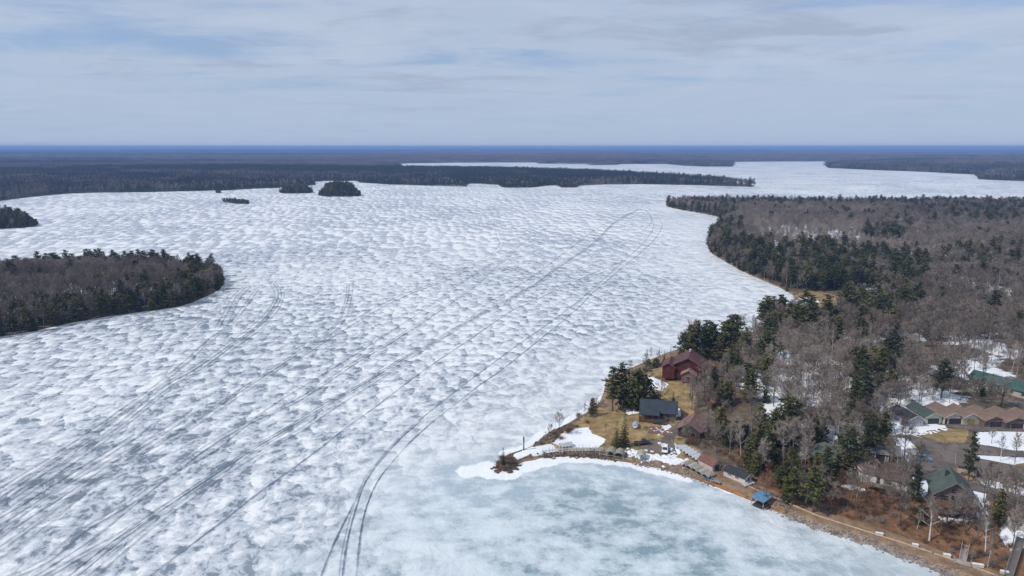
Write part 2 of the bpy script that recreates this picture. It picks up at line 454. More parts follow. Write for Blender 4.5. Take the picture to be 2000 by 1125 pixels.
# ------------------------------------------------------------------ lake ice
def ice_nodes(b):
    """colour, roughness and relief of the wind-worked snow on the ice at a world position"""
    p = b.pos()
    warp = b.vmath('SCALE', b.vmath('SUBTRACT', b.noise(p, 1/17, 3, .55, '2D', color=True), (.5, .5, .5)), None, 7.5)
    q = b.vmath('ADD', p, warp)
    q = b.vmath('MULTIPLY', q, (1.0, .8, 0.0))
    nA = b.noise(q, 1/6.8, 6, .62, '2D')
    nB = b.noise(b.vmath('ADD', q, (1.7, -1.3, 0)), 1/6.8, 2.5, .5, '2D')
    n0 = b.noise(q, 1/6.8, 2.5, .5, '2D')
    edge = b.math('SUBTRACT', n0, nB)
    big = b.noise(p, 1/150, 3, .55, '2D')
    fine = b.noise(q, 1/1.7, 6, .72, '2D')
    # scalloped drifts: each cell runs from bare ice on its far side to white snow on its near side
    ragged = b.vmath('ADD', q, b.vmath('SCALE', b.vmath('SUBTRACT', b.noise(p, 1/3.2, 3, .6, '2D', color=True), (.5, .5, .5)), None, 3.2))
    def drift(sx, sy):
        vq = b.vmath('MULTIPLY', ragged, (1/sx, 1/sy, 0))
        vo = b.n('ShaderNodeTexVoronoi', voronoi_dimensions='2D', feature='F1'); b.put(vo.inputs['Vector'], vq); vo.inputs['Scale'].default_value = 1.0; vo.inputs['Randomness'].default_value = .95
        df = b.vmath('SUBTRACT', vq, vo.outputs['Position'])
        dt = b.n('ShaderNodeVectorMath', operation='DOT_PRODUCT'); b.put(dt.inputs[0], df); b.put(dt.inputs[1], (-.50, -.95, 0.0))
        lift = b.n('ShaderNodeSeparateColor'); b.put(lift.inputs[0], vo.outputs['Color'])
        return b.math('ADD', dt.outputs['Value'], b.math('MULTIPLY', b.math('SUBTRACT', lift.outputs[0], .5), .42))
    cell = drift(4.6, 7.4)
    spx = b.n('ShaderNodeSeparateXYZ'); b.put(spx.inputs[0], p)
    open_ice = b.smooth(b.math('ADD', spx.outputs[1], b.math('MULTIPLY', b.math('SUBTRACT', big, .5), 260.0)), 150, 400)   # the drifts are sharpest out on the open lake
    v = b.math('ADD', .5, b.math('MULTIPLY', b.math('SUBTRACT', nA, .5), b.math('ADD', .95, b.math('MULTIPLY', open_ice, -.33))))
    v = b.math('ADD', v, b.math('MULTIPLY', b.math('SUBTRACT', big, .5), .40))
    v = b.math('ADD', v, b.math('MULTIPLY', cell, b.math('ADD', .17, b.math('MULTIPLY', open_ice, .13))))
    v = b.math('ADD', v, b.math('MULTIPLY', edge, .30))
    v = b.math('ADD', v, b.math('MULTIPLY', b.math('SUBTRACT', fine, .5), .10))
    snow = b.smooth(b.math('ADD', v, b.math('MULTIPLY', b.math('SUBTRACT', fine, .5), .20)), .41, .74)
    deep = b.smooth(b.math('ADD', v, b.math('MULTIPLY', b.math('SUBTRACT', fine, .5), .50)), .43, .25)
    ice = b.mix(b.math('MULTIPLY', deep, .9), (.465, .50, .545), (.155, .19, .235))
    coarse = b.attr('coarse')
    nC = b.math('ADD', b.math('ADD', .5, b.math('MULTIPLY', drift(8.5, 22), .34)), b.math('ADD', b.math('MULTIPLY', b.math('SUBTRACT', nA, .5), .45), b.math('MULTIPLY', b.math('SUBTRACT', big, .5), .40)))
    snow = b.math('ADD', b.math('MULTIPLY', snow, b.math('SUBTRACT', 1.0, coarse)), b.math('MULTIPLY', b.smooth(nC, .40, .68), coarse))
    deep = b.math('ADD', b.math('MULTIPLY', deep, b.math('SUBTRACT', 1.0, coarse)), b.math('MULTIPLY', b.smooth(nC, .46, .24, 0, .95), coarse))
    grit = b.noise(p, 1.9, 3, .75, '2D')
    ice = b.vmath('SCALE', ice, None, b.smooth(grit, .25, .75, .84, 1.14))
    col = b.mix(snow, ice, (.77, .775, .785))
    # calmer, polished ice near the eastern shore
    calm = b.attr('calm')
    qs = b.vmath('MULTIPLY', q, (.35, 1.0, 0))
    st = b.noise(qs, 1/5.0, 5, .6, '2D')
    ccol = b.mix(b.smooth(b.math('ADD', st, b.math('MULTIPLY', b.math('SUBTRACT', v, .5), .5)), .30, .62), (.52, .55, .58), (.72, .735, .75))
    col = b.mix(calm, col, ccol)
    # blue melting ice of the bay
    bay = b.attr('bay')
    cl = b.noise(b.vmath('MULTIPLY', p, (.72, 1.0, 0)), 1/8.5, 9, .68, '2D', dist=.0)
    cl2 = b.noise(p, 1/55, 3, .5, '2D')
    cf = b.math('ADD', cl, b.math('MULTIPLY', b.math('SUBTRACT', cl2, .5), .45))
    bcol = b.mix(b.smooth(cf, .30, .66), (.32, .395, .43), (.585, .645, .675))
    melt = b.math('MULTIPLY', b.smooth(b.math('ADD', cf, b.math('MULTIPLY', b.math('SUBTRACT', fine, .5), .35)), .46, .30), b.attr('melt'))
    bcol = b.mix(b.math('MULTIPLY', melt, .62), bcol, (.14, .215, .26))
    col = b.mix(bay, col, bcol)
    grey = b.attr('grey')
    col = b.mix(b.math('MULTIPLY', grey, b.smooth(cl, .62, .36)), col, (.37, .45, .51))
    sh = b.smooth(b.math('ADD', b.attr('shore'), b.math('MULTIPLY', b.math('SUBTRACT', b.noise(p, 1/4.0, 4, .6, '2D'), .5), .9)), 0.36, .64)
    col = b.mix(sh, col, (.78, .80, .825))
    return p, q, v, snow, sh, fine, col
def ice_material():
    b = NB(new_mat('lake_ice'))
    p, q, v, snow, sh, fine, col = ice_nodes(b)
    h = b.math('ADD', b.math('MULTIPLY', v, 1.0), b.math('MULTIPLY', fine, .12))
    rough = b.math('SUBTRACT', .8, b.math('MULTIPLY', b.math('SUBTRACT', 1.0, snow), .34))
    return b.out(col, rough, .28, bump=h, bump_d=.6, bump_s=.6)
def track_material():
    b = NB(new_mat('packed_track'))
    p, q, v, snow, sh, fine, col = ice_nodes(b)
    uv = b.attr('side')
    cut = b.math('ADD', uv, b.math('MULTIPLY', b.math('SUBTRACT', b.noise(p, 1/2.6, 4, .7, '2D'), .5), 1.5))
    faint = b.attr('faint')
    f = b.math('MULTIPLY', b.smooth(cut, .12, .62), b.math('MULTIPLY', faint, b.smooth(b.noise(p, 1/17, 3, .6, '2D'), .25, .6, .35, 1.0)))
    dark = b.mix(snow, (.10, .135, .18), (.19, .23, .285))
    return b.out(b.mix(f, col, dark), .7, .28)

bay_poly = ats([(690,1400),(700,1090),(760,960),(880,920),(960,925),(1030,908),(1140,896),(1250,908),(1380,945),(1600,1034),(1870,1130),(2100,1300)])
calm_poly = ats([(1240,700),(1330,560),(1290,480),(1255,420),(1310,408),(1430,432),(1385,480),(1470,540),(1596,596),(1400,665)])
snow_line = ats([(935,918),(962,925),(985,926),(1010,916),(1040,908),(1080,898),(1140,897),(1200,903),(1250,911),(1300,924),(1345,939)])
snow_w = np.array([3.5,4.0,4.0,3.8,3.6,2.8,2.4,2.4,2.6,2.6,1.2])
snow_blob = at(915, 921)
blob2 = at(950, 912)
def seg_dist(line, P, wid):
    best = np.full(len(P), 1e9)
    for k in range(len(line)-1):
        a, b_ = line[k], line[k+1]; d = b_-a
        t = np.clip(((P-a)@d)/(d@d), 0, 1)
        e = np.hypot(*(P-a-t[:, None]*d).T) - (wid[k]*(1-t)+wid[k+1]*t)
        best = np.minimum(best, e)
    return best
def ice_attrs(me):
    n = len(me.vertices)
    P = np.empty(n*3); me.vertices.foreach_get('co', P); P = P.reshape(-1, 3)[:, :2]
    r = np.hypot(*P.T)
    near = r < 1600
    calm = np.zeros(n); bay = np.zeros(n); shore = np.zeros(n); grey = np.zeros(n); melt = np.zeros(n)
    Q = P[near]
    sb = sdist(bay_poly, Q); sc = sdist(calm_poly, Q); da = -sdist(A, Q)
    wob = (fbm(Q, 40, 3, 71)-.5)
    bay[near] = sstep(-34, 34, sb + wob*50)
    calm[near] = np.maximum(sstep(-60, 60, sc + wob*60)*.8, .75*sstep(60, 12, da))
    ln = seg_dist(snow_line, Q, snow_w)
    bl = np.minimum(np.hypot(*((Q-snow_blob)/np.array([1.0, 1.0])).T)-4.0, np.hypot(*((Q-blob2)/np.array([1., 1.2])).T)-3.5)
    sl_ = np.minimum(ln, bl)
    # drifted snow along the remaining shores
    loc = sstep(2.2, .2, da)*sstep(.45, .6, fbm(Q, 25, 2, 75))*.6
    nw = seg_dist(ats([(990,886),(1030,874),(1062,848),(1110,824),(1145,803),(1178,775)]), Q, np.array([3.0, 2.2, 2.6, 3.0, 2.4, 1.5]))
    loc = np.maximum(loc, sstep(1.6, -1.6, nw)*.95)
    loc2 = sstep(7, 1, -sdist(B, Q))*.75
    shore[near] = np.clip(np.maximum(np.maximum(sstep(3.0, -3.0, sl_), loc), loc2), 0, 1)
    g = sstep(14, 2, np.abs(ln-4))*sstep(-6, 3, sb) + sstep(26, 4, np.hypot(*(Q-at(940, 950)).T))
    grey[near] = np.clip(g, 0, 1)*.8
    px, py = to_px(Q[:, 0], Q[:, 1], 0)
    m0 = at(1130, 1060)
    melt[near] = sstep(95, 15, np.hypot(*((Q-m0)*np.array([.8, 1.15])).T))
    for nm, a in (('coarse', sstep(330, 800, P[:, 1])), ('calm', calm), ('bay', bay), ('shore', shore), ('grey', grey), ('melt', melt)):
        me.attributes.new(nm, 'FLOAT', 'POINT').data.foreach_set('value', a.astype(np.float32))
def polar_grid(az, rad):
    a, r = np.meshgrid(az, rad)
    P = np.stack([r*np.sin(a), r*np.cos(a)], -1).reshape(-1, 2)
    na, nr = len(az), len(rad)
    i = (np.arange(nr-1)[:, None]*na + np.arange(na-1)[None]).reshape(-1)
    F = np.stack([i, i+1, i+1+na, i+na], 1)
    return P, F
def big_mesh(name, V, F, mat, smooth=True):
    me = bpy.data.meshes.new(name)
    me.vertices.add(len(V)); me.vertices.foreach_set('co', np.ascontiguousarray(V, np.float32).ravel())
    k = F.shape[1]
    me.loops.add(F.size); me.loops.foreach_set('vertex_index', np.ascontiguousarray(F, np.int32).ravel())
    me.polygons.add(len(F)); me.polygons.foreach_set('loop_start', np.arange(0, F.size, k, dtype=np.int32))
    me.polygons.foreach_set('loop_total', np.full(len(F), k, np.int32))
    me.polygons.foreach_set('use_smooth', np.full(len(F), smooth, bool))
    me.materials.append(mat)
    me.update(calc_edges=True); me.validate()
    return me
ICE = ice_material()
az = np.concatenate([np.linspace(R(-180), R(-52), 14)[:-1], np.linspace(R(-52), R(52), 330), np.linspace(R(52), R(180), 14)[1:]])
rad = np.concatenate([[.5, 40, 80], np.geomspace(120, 1700, 360), np.geomspace(1800, 90000, 50)])
P, F = polar_grid(az, rad)
me = big_mesh('frozen_lake', np.c_[P, np.zeros(len(P))], F[:, ::-1], ICE)
ice_attrs(me)
lake = tag(link('frozen_lake', me), kind='structure')
tag(lake, 'wide frozen lake with wind streaked snow over blue grey ice')

# snowmobile tracks: flat packed ribbons lying on the snow
TRK = track_material()
def smooth_line(px_pts, step):
    P = ats(px_pts)
    out = []
    n = len(P)
    for k in range(n-1):
        p0, p1, p2, p3 = P[max(k-1, 0)], P[k], P[k+1], P[min(k+2, n-1)]
        m = max(2, int(np.linalg.norm(p2-p1)/step))
        for j in range(m):
            t = j/m
            out.append(.5*((2*p1)+(-p0+p2)*t+(2*p0-5*p1+4*p2-p3)*t*t+(-p0+3*p1-3*p2+p3)*t**3))
    out.append(P[-1])
    return np.array(out)
_tz = [0]
def track(px_pts, lines, strength=1.0):
    """lines: (offset m, width m, strength) of the ribbons of one trail"""
    c = smooth_line(px_pts, 3.0)
    t = np.gradient(c, axis=0); t /= np.linalg.norm(t, axis=1)[:, None]
    nrm = np.stack([-t[:, 1], t[:, 0]], 1)
    V = []; F = []; side = []; faint = []
    for k, (o, wd, s) in enumerate(lines):
        wander = (fbm(c, 60, 2, 80+k)-.5)*1.6*(len(lines) > 2)
        cc = c + nrm*(o+wander)[:, None]
        base = len(V); _tz[0] += 1
        wv = wd*(.45+.85*fbm(c, 18, 3, 90+k))*.86
        endf = sstep(0, 30, np.arange(len(c))*3.0)*0+1
        for e, sd in ((-1, 0), (0, 1), (1, 0)):
            pass
        for i in range(len(c)):
            for e, sd in ((-1, 0.), (0, 1.), (1, 0.)):
                q = cc[i]+nrm[i]*e*wv[i]
                V.append((q[0], q[1], 0.016+.004*_tz[0])); side.append(sd); faint.append(s*strength)
        for i in range(len(c)-1):
            a = base+i*3
            F += [(a, a+1, a+4, a+3), (a+1, a+2, a+5, a+4)]
    me = big_mesh('snowmobile_track', np.array(V), np.array(F), TRK)
    ice_attrs(me)
    me.attributes.new('side', 'FLOAT', 'POINT').data.foreach_set('value', np.array(side, np.float32))
    me.attributes.new('faint', 'FLOAT', 'POINT').data.foreach_set('value', np.array(faint, np.float32))
    return tag(link('snowmobile_track', me), kind='structure')
two = [(-.0, .75, 1)]
track([(622,1140),(645,1080),(670,1025),(685,997),(708,950),(740,900),(780,855),(820,820),(870,780),(915,745),(1000,682),(1103,609),(1152,569),(1220,508),(1260,470),(1276,438),(1258,407)], [(0, .62, 1.0)])
track([(668,1140),(675,1080),(685,1030),(700,978),(708,955),(722,928),(742,902),(783,856),(822,822)], [(0, .6, 1.0), (.9, .35, .6)])
track([(696,1140),(702,1065),(713,1000),(735,945),(760,910),(800,865),(850,820),(895,785),(940,750),(1000,707),(1125,605),(1161,569),(1220,519),(1274,472),(1293,443),(1288,428)], [(0, .6, 1.0)])
track([(285,1132),(370,1067),(450,1007),(500,967),(600,895),(675,837),(740,790),(830,722),(915,665),(995,610),(1044,587),(1130,546),(1218,509)], [(0, .75, .95)])
track([(85,1135),(175,1082),(250,1040),(350,975),(440,915),(500,875),(575,830),(645,787),(720,745),(780,707),(850,668),(925,622),(975,596),(1053,551),(1094,519),(1161,474),(1202,434),(1247,409)], [(-1.6, .7, .7), (0, .95, 1.0), (1.7, .75, .8)])
track([(180,1132),(300,1030),(370,978),(450,922),(520,880),(590,842),(650,800),(720,755),(800,705)], [(0, .7, .6), (2, .5, .5)])
track([(1094,519),(1175,488),(1238,461),(1268,440),(1272,425),(1262,410)], [(0, .65, .9)])
track([(15,1135),(100,1095),(165,1040),(280,970),(415,870),(500,822),(590,780),(700,707),(780,660),(870,600),(927,560),(963,528),(1010,488)], [(0, .8, .9), (2.2, .6, .5)])
track([(-20,1090),(75,1025),(175,945),(265,895),(340,850),(425,795),(500,745),(580,692),(635,655),(665,625),(680,585),(683,555)], [(-2.4, .6, .5), (0, .8, .8), (1.8, .55, .6)])
track([(-30,1068),(60,1010),(130,960),(220,905),(300,860),(390,800)], [(0, .8, .55), (3, .6, .5)])
track([(-20,1000),(75,935),(165,875),(250,815),(325,755),(385,722),(450,675),(500,640),(535,602),(546,572),(534,550)], [(-3.4, .55, .55), (-1.4, .7, .8), (.8, .75, .85), (3.2, .6, .6)])
track([(-20,975),(60,925),(150,868),(240,805),(310,755),(370,705),(410,668),(455,632),(480,600),(505,565)], [(0, .65, .6), (2.4, .55, .5)])
track([(963,430),(970,461),(975,477),(954,499),(873,542),(792,573),(725,605),(640,655),(560,705)], [(0, .6, .55), (4, .55, .5)])
track([(60,1130),(190,1045),(330,930),(420,880),(520,800),(640,725),(760,650),(850,590)], [(0, .55, .4)])
track([(1090,432),(1040,462),(1000,490),(920,540),(820,610),(740,660)], [(0, .55, .45)])
track([(1240,412),(1180,438),(1120,480),(1040,540),(960,588),(880,650),(800,700)], [(0, .55, .5)])
track([(-20,1060),(90,990),(200,915),(300,850)], [(0, .6, .55), (4.5, .6, .45), (8, .5, .4)])
track([(140,1132),(230,1060),(310,1000)], [(0, .6, .5), (2, .5, .4)])
track([(440,640),(455,610),(470,580),(490,560)], [(0, .6, .5), (3, .5, .5), (5.5, .5, .4)])

# ------------------------------------------------------------------ near shore ground
snow_px = [
 [(1105,840),(1150,834),(1157,848),(1182,857),(1178,868),(1162,876),(1100,873),(1078,865)],
 [(1040,874),(1075,866),(1090,880),(1060,889),(1038,894)],
 [(1247,735),(1280,738),(1306,750),(1292,763),(1268,760)],
 [(1220,797),(1250,795),(1250,807),(1226,811)],
 [(1316,797),(1328,797),(1330,812),(1316,818)],
 [(1740,830),(1795,829),(1845,830),(1848,836),(1800,844),(1770,847),(1742,846)],
 [(1718,775),(1745,768),(1790,790),(1770,803),(1735,806),(1718,815)],
 [(1742,853),(1775,858),(1794,880),(1776,907),(1768,895),(1752,870)],
 [(1905,845),(2080,832),(2080,884),(1985,880),(1908,866)],
 [(1908,889),(2000,894),(2080,906),(2000,905),(1950,912),(1905,905)],
 [(1905,932),(1990,950),(2080,968),(2080,988),(1980,967),(1922,950)],
 [(1887,956),(1925,965),(1932,985),(1925,1010),(1938,1025),(1915,1029),(1903,995),(1888,977)],
 [(1768,926),(1818,940),(1815,962),(1800,972),(1782,945)],
 [(1640,947),(1662,944),(1690,957),(1650,957)],
 [(1958,1022),(2030,1040),(2030,1064),(1975,1077),(1952,1048)],
 [(1870,1010),(1905,1015),(1880,1020)],
 [(1832,1008),(1880,1016),(1870,1022),(1832,1014)],
 [(1230,880),(1262,885),(1318,892),(1340,906),(1300,906),(1250,896)],
 [(1318,866),(1330,880),(1325,888),(1318,882)],
 [(1580,862),(1612,862),(1605,880),(1590,890)],
 [(1480,855),(1505,855),(1500,868),(1478,866)],
 [(1552,880),(1590,876),(1580,888),(1552,890)],
 [(1655,860),(1680,862),(1680,880),(1662,884)],
 [(1560,583),(1582,580),(1602,590),(1590,594),(1566,592)],
 [(1700,573),(1730,572),(1725,578),(1700,578)],
 [(1000,888),(1040,872),(1050,880),(1010,900)],
 [(1290,836),(1306,828),(1312,833),(1284,852)],
]
grass_px = [
 [(1128,832),(1172,800),(1225,800),(1262,812),(1258,838),(1300,852),(1250,862),(1190,864),(1160,850),(1148,832)],
 [(1270,752),(1310,745),(1352,746),(1358,780),(1345,802),(1320,792),(1290,770)],
 [(1328,795),(1356,790),(1356,828),(1338,820)],
 [(1792,850),(1875,830),(1893,838),(1885,866),(1835,863),(1800,853)],
 [(1945,900),(2080,905),(2080,925),(1950,912)],
 [(1885,928),(1912,935),(1910,945),(1888,942)],
 [(1553,577),(1580,568),(1650,578),(1700,572),(1700,592),(1600,604),(1575,592),(1558,590)],
 [(1265,722),(1312,715),(1318,740),(1290,745)],
 [(1990,930),(2080,938),(2080,950),(1995,943)],
 [(1660,848),(1680,845),(1690,862),(1665,866)],
]
asph_lot = [(1247,868),(1262,862),(1290,861),(1302,846),(1322,828),(1336,817),(1342,821),(1326,842),(1316,858),(1316,872),(1322,889),(1296,889),(1264,884)]
asph_park = [(1742,846),(1790,852),(1835,864),(1880,867),(1905,868),(1985,881),(2090,887),(2090,897),(1990,893),(1905,889),(1870,922),(1872,934),(1905,943),(1990,967),(2090,992),(2090,1006),(1985,978),(1888,955),(1858,948),(1818,940),(1768,925),(1778,906),(1796,882),(1776,858)]
asph_row = [(1845,829),(1900,831),(2090,838),(2090,846),(1905,842),(1885,838),(1850,836)]
asph_up = [(1925,757),(1945,765),(1985,783),(2090,810),(2090,818),(1980,791),(1938,770)]
snow_w_polys = [atts(p) for p in snow_px]
grass_polys = [atts(p) for p in grass_px]
lot_w, park_w, row_w, up_w = atts(asph_lot), atts(asph_park), atts(asph_row), atts(asph_up)

def ground_material(name, far=False):
    b = NB(new_mat(name))
    p = b.pos()
    z1 = b.n('ShaderNodeAttribute', attribute_name='zones')
    sp = b.n('ShaderNodeSeparateColor'); b.put(sp.inputs[0], z1.outputs['Color'])
    snow, grass, litter = sp.outputs
    dirt = z1.outputs['Alpha']
    n1 = b.noise(p, 1/3.5, 6, .65, '2D'); n2 = b.noise(p, 1/17, 4, .55, '2D'); n3 = b.noise(p, 1.6, 4, .7, '2D')
    wood = b.mix(b.smooth(n1, .3, .7), (.085, .062, .045), (.17, .13, .098))
    wood = b.mix(b.smooth(n2, .45, .65, 0, .5), wood, (.10, .085, .05))
    lit = b.mix(b.smooth(n1, .3, .72), (.12, .063, .032), (.25, .14, .075))
    lit = b.mix(b.smooth(n3, .45, .75, 0, .6), lit, (.09, .05, .03))
    gr = b.mix(b.smooth(n1, .32, .7), (.20, .135, .062), (.36, .26, .13))
    gr = b.mix(b.smooth(n2, .5, .7, 0, .6), gr, (.17, .15, .06))
    di = b.mix(b.smooth(n1, .3, .7), (.17, .112, .07), (.29, .20, .13))
    edge = b.math('MULTIPLY', b.math('SUBTRACT', n1, .5), .9)
    def on(a): return b.smooth(b.math('ADD', a, edge), .40, .60)
    c = b.mix(on(litter), wood, lit)
    c = b.mix(on(grass), c, gr)
    c = b.mix(b.smooth(b.math('ADD', dirt, b.math('MULTIPLY', edge, .35)), .40, .60), c, di)
    sf = b.smooth(b.math('ADD', snow, b.math('MULTIPLY', b.math('ADD', b.math('SUBTRACT', n1, .5), b.math('MULTIPLY', b.math('SUBTRACT', n3, .5), .35)), .8)), .44, .54)
    sn = b.mix(b.smooth(n2, .3, .7), (.70, .72, .76), (.79, .80, .82))
    sn = b.mix(b.smooth(b.noise(p, 1/1.3, 5, .7, '2D'), .58, .75, 0, .5), sn, (.62, .62, .62))
    c = b.mix(sf, c, sn)
    h = b.math('ADD', b.math('MULTIPLY', n1, .5), b.math('ADD', b.math('MULTIPLY', n3, .3), b.math('MULTIPLY', sf, .5)))
    return b.out(c, .9, .15, bump=h, bump_d=.35, bump_s=.8)
GROUND = ground_material('shore_ground')
def land(name, poly, hf, az, rad, zones, mat, cut=-4.0, label=None):
    P, F = polar_grid(az, rad)
    d = sdist(poly, P)
    keep = (d[F] > cut).any(1)
    F = F[keep]
    used = np.unique(F); mp = np.full(len(P), -1); mp[used] = np.arange(len(used))
    P, d, F = P[used], d[used], mp[F]
    z = hf(P, d)
    me = big_mesh(name, np.c_[P, z], F[:, ::-1], mat)
    c = zones(P, d)
    me.color_attributes.new('zones', 'FLOAT_COLOR', 'POINT').data.foreach_set('color', c.astype(np.float32).ravel())
    o = tag(link(name, me), label, kind='structure')
    return o
def wood_snow(P, d, seed=3, amt=.5):
    return np.clip(.5+(fbm(P, 26, 3, seed)-1+amt)*2.2, 0, 1)
def zones_A(P, d):
    x, y = P.T
    n = len(P)
    near = (y < 520)
    snow = wood_snow(P, d, 3, .38 + .24*sstep(at(1450, 800)[0], at(1560, 800)[0], x)*sstep(200, 225, y)*sstep(430, 330, y)*.42 + .45*np.exp(-((P-at(1590, 475))**2/np.array([90, 130])**2).sum(1)) + .08*sstep(300, 420, y))
    snow = np.where(y < 330, snow*sstep(30, 55, d), snow*sstep(6, 20, d))
    grass = np.zeros(n); litter = np.zeros(n)
    bl = sstep(X_bl0-5, X_bl1, x)*(y < 330)
    litter = np.clip(sstep(6, 9, d)*sstep(44, 28, d)*bl, 0, 1)
    pt = (y < 330)*(1-sstep(X_bl0-12, X_bl0+8, x))      # the point with its lawns: thin snow outside the mapped patches
    snow = snow*(1-pt*.9)
    grass = np.maximum(grass, .58*pt*sstep(1, 4, d))
    for w_ in grass_polys:
        c = w_.mean(0); m = np.hypot(*(P-c).T) < 90
        if m.any(): s = sdist(w_, P[m]); grass[m] = np.maximum(grass[m], sstep(-1.5, 1.5, s)); snow[m] *= 1-sstep(-1.5, 1.5, s)*.92; litter[m] *= 1-sstep(-1.5, 1.5, s)
    for w_ in snow_w_polys:
        c = w_.mean(0); m = np.hypot(*(P-c).T) < 90
        if m.any(): s = sdist(w_, P[m]); snow[m] = np.maximum(snow[m], sstep(-1.6, 1.6, s))
    dirt = sstep(-.5, .3, d)*sstep(8.6, 7.6, d)*(y < 330)*sstep(at(1190, 900)[0], at(1260, 908)[0], x)
    dirt = np.maximum(dirt, sstep(1.6, .6, d)*.8)
    snow = snow*(1-dirt)
    return np.stack([snow, grass, litter, dirt], 1)
az = np.linspace(R(-3), R(56), 560)
rad = np.concatenate([np.geomspace(60, 140, 40)[:-1], np.geomspace(140, 420, 430)[:-1], np.geomspace(420, 1500, 190)])
land('ground', A, hA, az, rad, zones_A, GROUND, label='wooded shore with brown leaf litter and old snow')
def zones_isl(amt):
    def f(P, d):
        s = wood_snow(P, d, 5, amt)*sstep(3, 14, d)
        z = np.zeros(len(P))
        return np.stack([s, z, z, sstep(1.2, .3, d)*.6], 1)
    return f
land('island_terrain', B, hB, np.linspace(R(-46), R(-20), 150), np.linspace(340, 720, 120), zones_isl(.52), GROUND)
land('island_terrain', Ci, hC, np.linspace(R(-42), R(-31), 60), np.linspace(800, 1300, 60), zones_isl(.5), GROUND)
land('island_terrain', G, hG, np.linspace(R(-17.5), R(-11), 50), np.linspace(1300, 1650, 40), zones_isl(.4), GROUND)
land('island_terrain', Hh, hH, np.linspace(R(-20), R(-15), 40), np.linspace(1400, 1750, 40), zones_isl(.4), GROUND)
land('island_terrain', Ii, hIi, np.linspace(R(-24), R(-20), 40), np.linspace(1100, 1350, 40), zones_isl(.35), GROUND)
land('island_terrain', J, hJ, np.linspace(R(-24.5), R(-22), 24), np.linspace(1400, 1650, 24), zones_isl(.35), GROUND)

def far_material():
    b = NB(new_mat('far_land'))
    p = b.pos()
    n1 = b.noise(p, 1/28, 5, .65, '2D'); n2 = b.noise(b.vmath('MULTIPLY', p, (.45, 1, 0)), 1/420, 4, .55, '2D'); n3 = b.noise(b.vmath('MULTIPLY', p, (.3, 1, 0)), 1/2600, 4, .55, '2D')
    c = b.mix(b.smooth(n1, .3, .7), (.062, .047, .043), (.115, .09, .082))
    ever = b.smooth(b.math('ADD', n2, b.math('MULTIPLY', b.math('SUBTRACT', n3, .5), .6)), .50, .62)
    c = b.mix(b.math('MULTIPLY', ever, .85), c, (.022, .032, .022))
    sn = b.smooth(b.noise(p, 1/700, 3, .5, '2D'), .70, .74, 0, .35)
    c = b.mix(sn, c, (.5, .52, .55))
    return b.out(c, .95, .1, bump=n1, bump_d=7.0, bump_s=.9)
def zones_far(P, d): return np.zeros((len(P), 4))
land('hills', Lp, hL, np.linspace(R(-60), R(60), 560), np.concatenate([np.geomspace(900, 8000, 300)[:-1], np.geomspace(8000, 58000, 90)]), zones_far, far_material(), cut=-30, label='far wooded hills rolling to the horizon')

# roads and lots, flush sheets just above the ground
def asphalt():
    b = NB(new_mat('asphalt'))
    p = b.pos()
    n1 = b.noise(p, 1/4.0, 6, .65, '2D'); n2 = b.noise(p, 1/14, 3, .5, '2D')
    c = b.mix(b.smooth(n1, .3, .7), (.10, .085, .078), (.165, .145, .135))
    c = b.mix(b.smooth(n2, .45, .7, 0, .6), c, (.19, .14, .11))
    cr = b.n('ShaderNodeTexVoronoi', feature='DISTANCE_TO_EDGE'); b.put(cr.inputs['Vector'], b.vmath('ADD', p, b.vmath('SCALE', b.noise(p, .4, 2, .5, '2D', color=True), None, 2.0))); cr.inputs['Scale'].default_value = .16
    c = b.mix(b.smooth(cr.outputs['Distance'], .03, .01, 0, .6), c, (.05, .045, .045))
    return b.out(c, .85, .2, bump=n1, bump_d=.05, bump_s=.4)
ASPH = asphalt()
def drape(name, poly, lift, mat, seed=0, res=2.0, label=None):
    """a sheet following the ground inside a polygon"""
    poly = rough_poly(poly, .35, 2.0, seed)
    bm = bmesh.new()
    vs = [bm.verts.new((p[0], p[1], 0)) for p in poly]
    bm.faces.new(vs)
    bmesh.ops.triangulate(bm, faces=bm.faces[:])
    for _ in range(6):
        le = [e for e in bm.edges if e.calc_length() > res*1.6]
        if not le: break
        bmesh.ops.subdivide_edges(bm, edges=le, cuts=1)
        bmesh.ops.triangulate(bm, faces=bm.faces[:])
    co = np.array([v.co[:2] for v in bm.verts])
    z = hA(co)
    for v, zz in zip(bm.verts, z): v.co.z = zz+lift
    bmesh.ops.recalc_face_normals(bm, faces=bm.faces[:])
    for f in bm.faces:
        if f.normal.z < 0: f.normal_flip()
    me = bpy.data.meshes.new(name); bm.to_mesh(me); bm.free()
    me.materials.append(mat)
    return tag(link(name, me), label, kind='structure')
drape('driveway', lot_w, .09, ASPH, 1, label='grey asphalt driveway by the point')
drape('parking_lot', park_w, .10, ASPH, 2, label='brown grey asphalt lot between the cottages')
drape('road', row_w, .11, ASPH, 3, label='asphalt apron road in front of the garages')
drape('road', up_w, .12, ASPH, 4, label='narrow road by the long green roof')
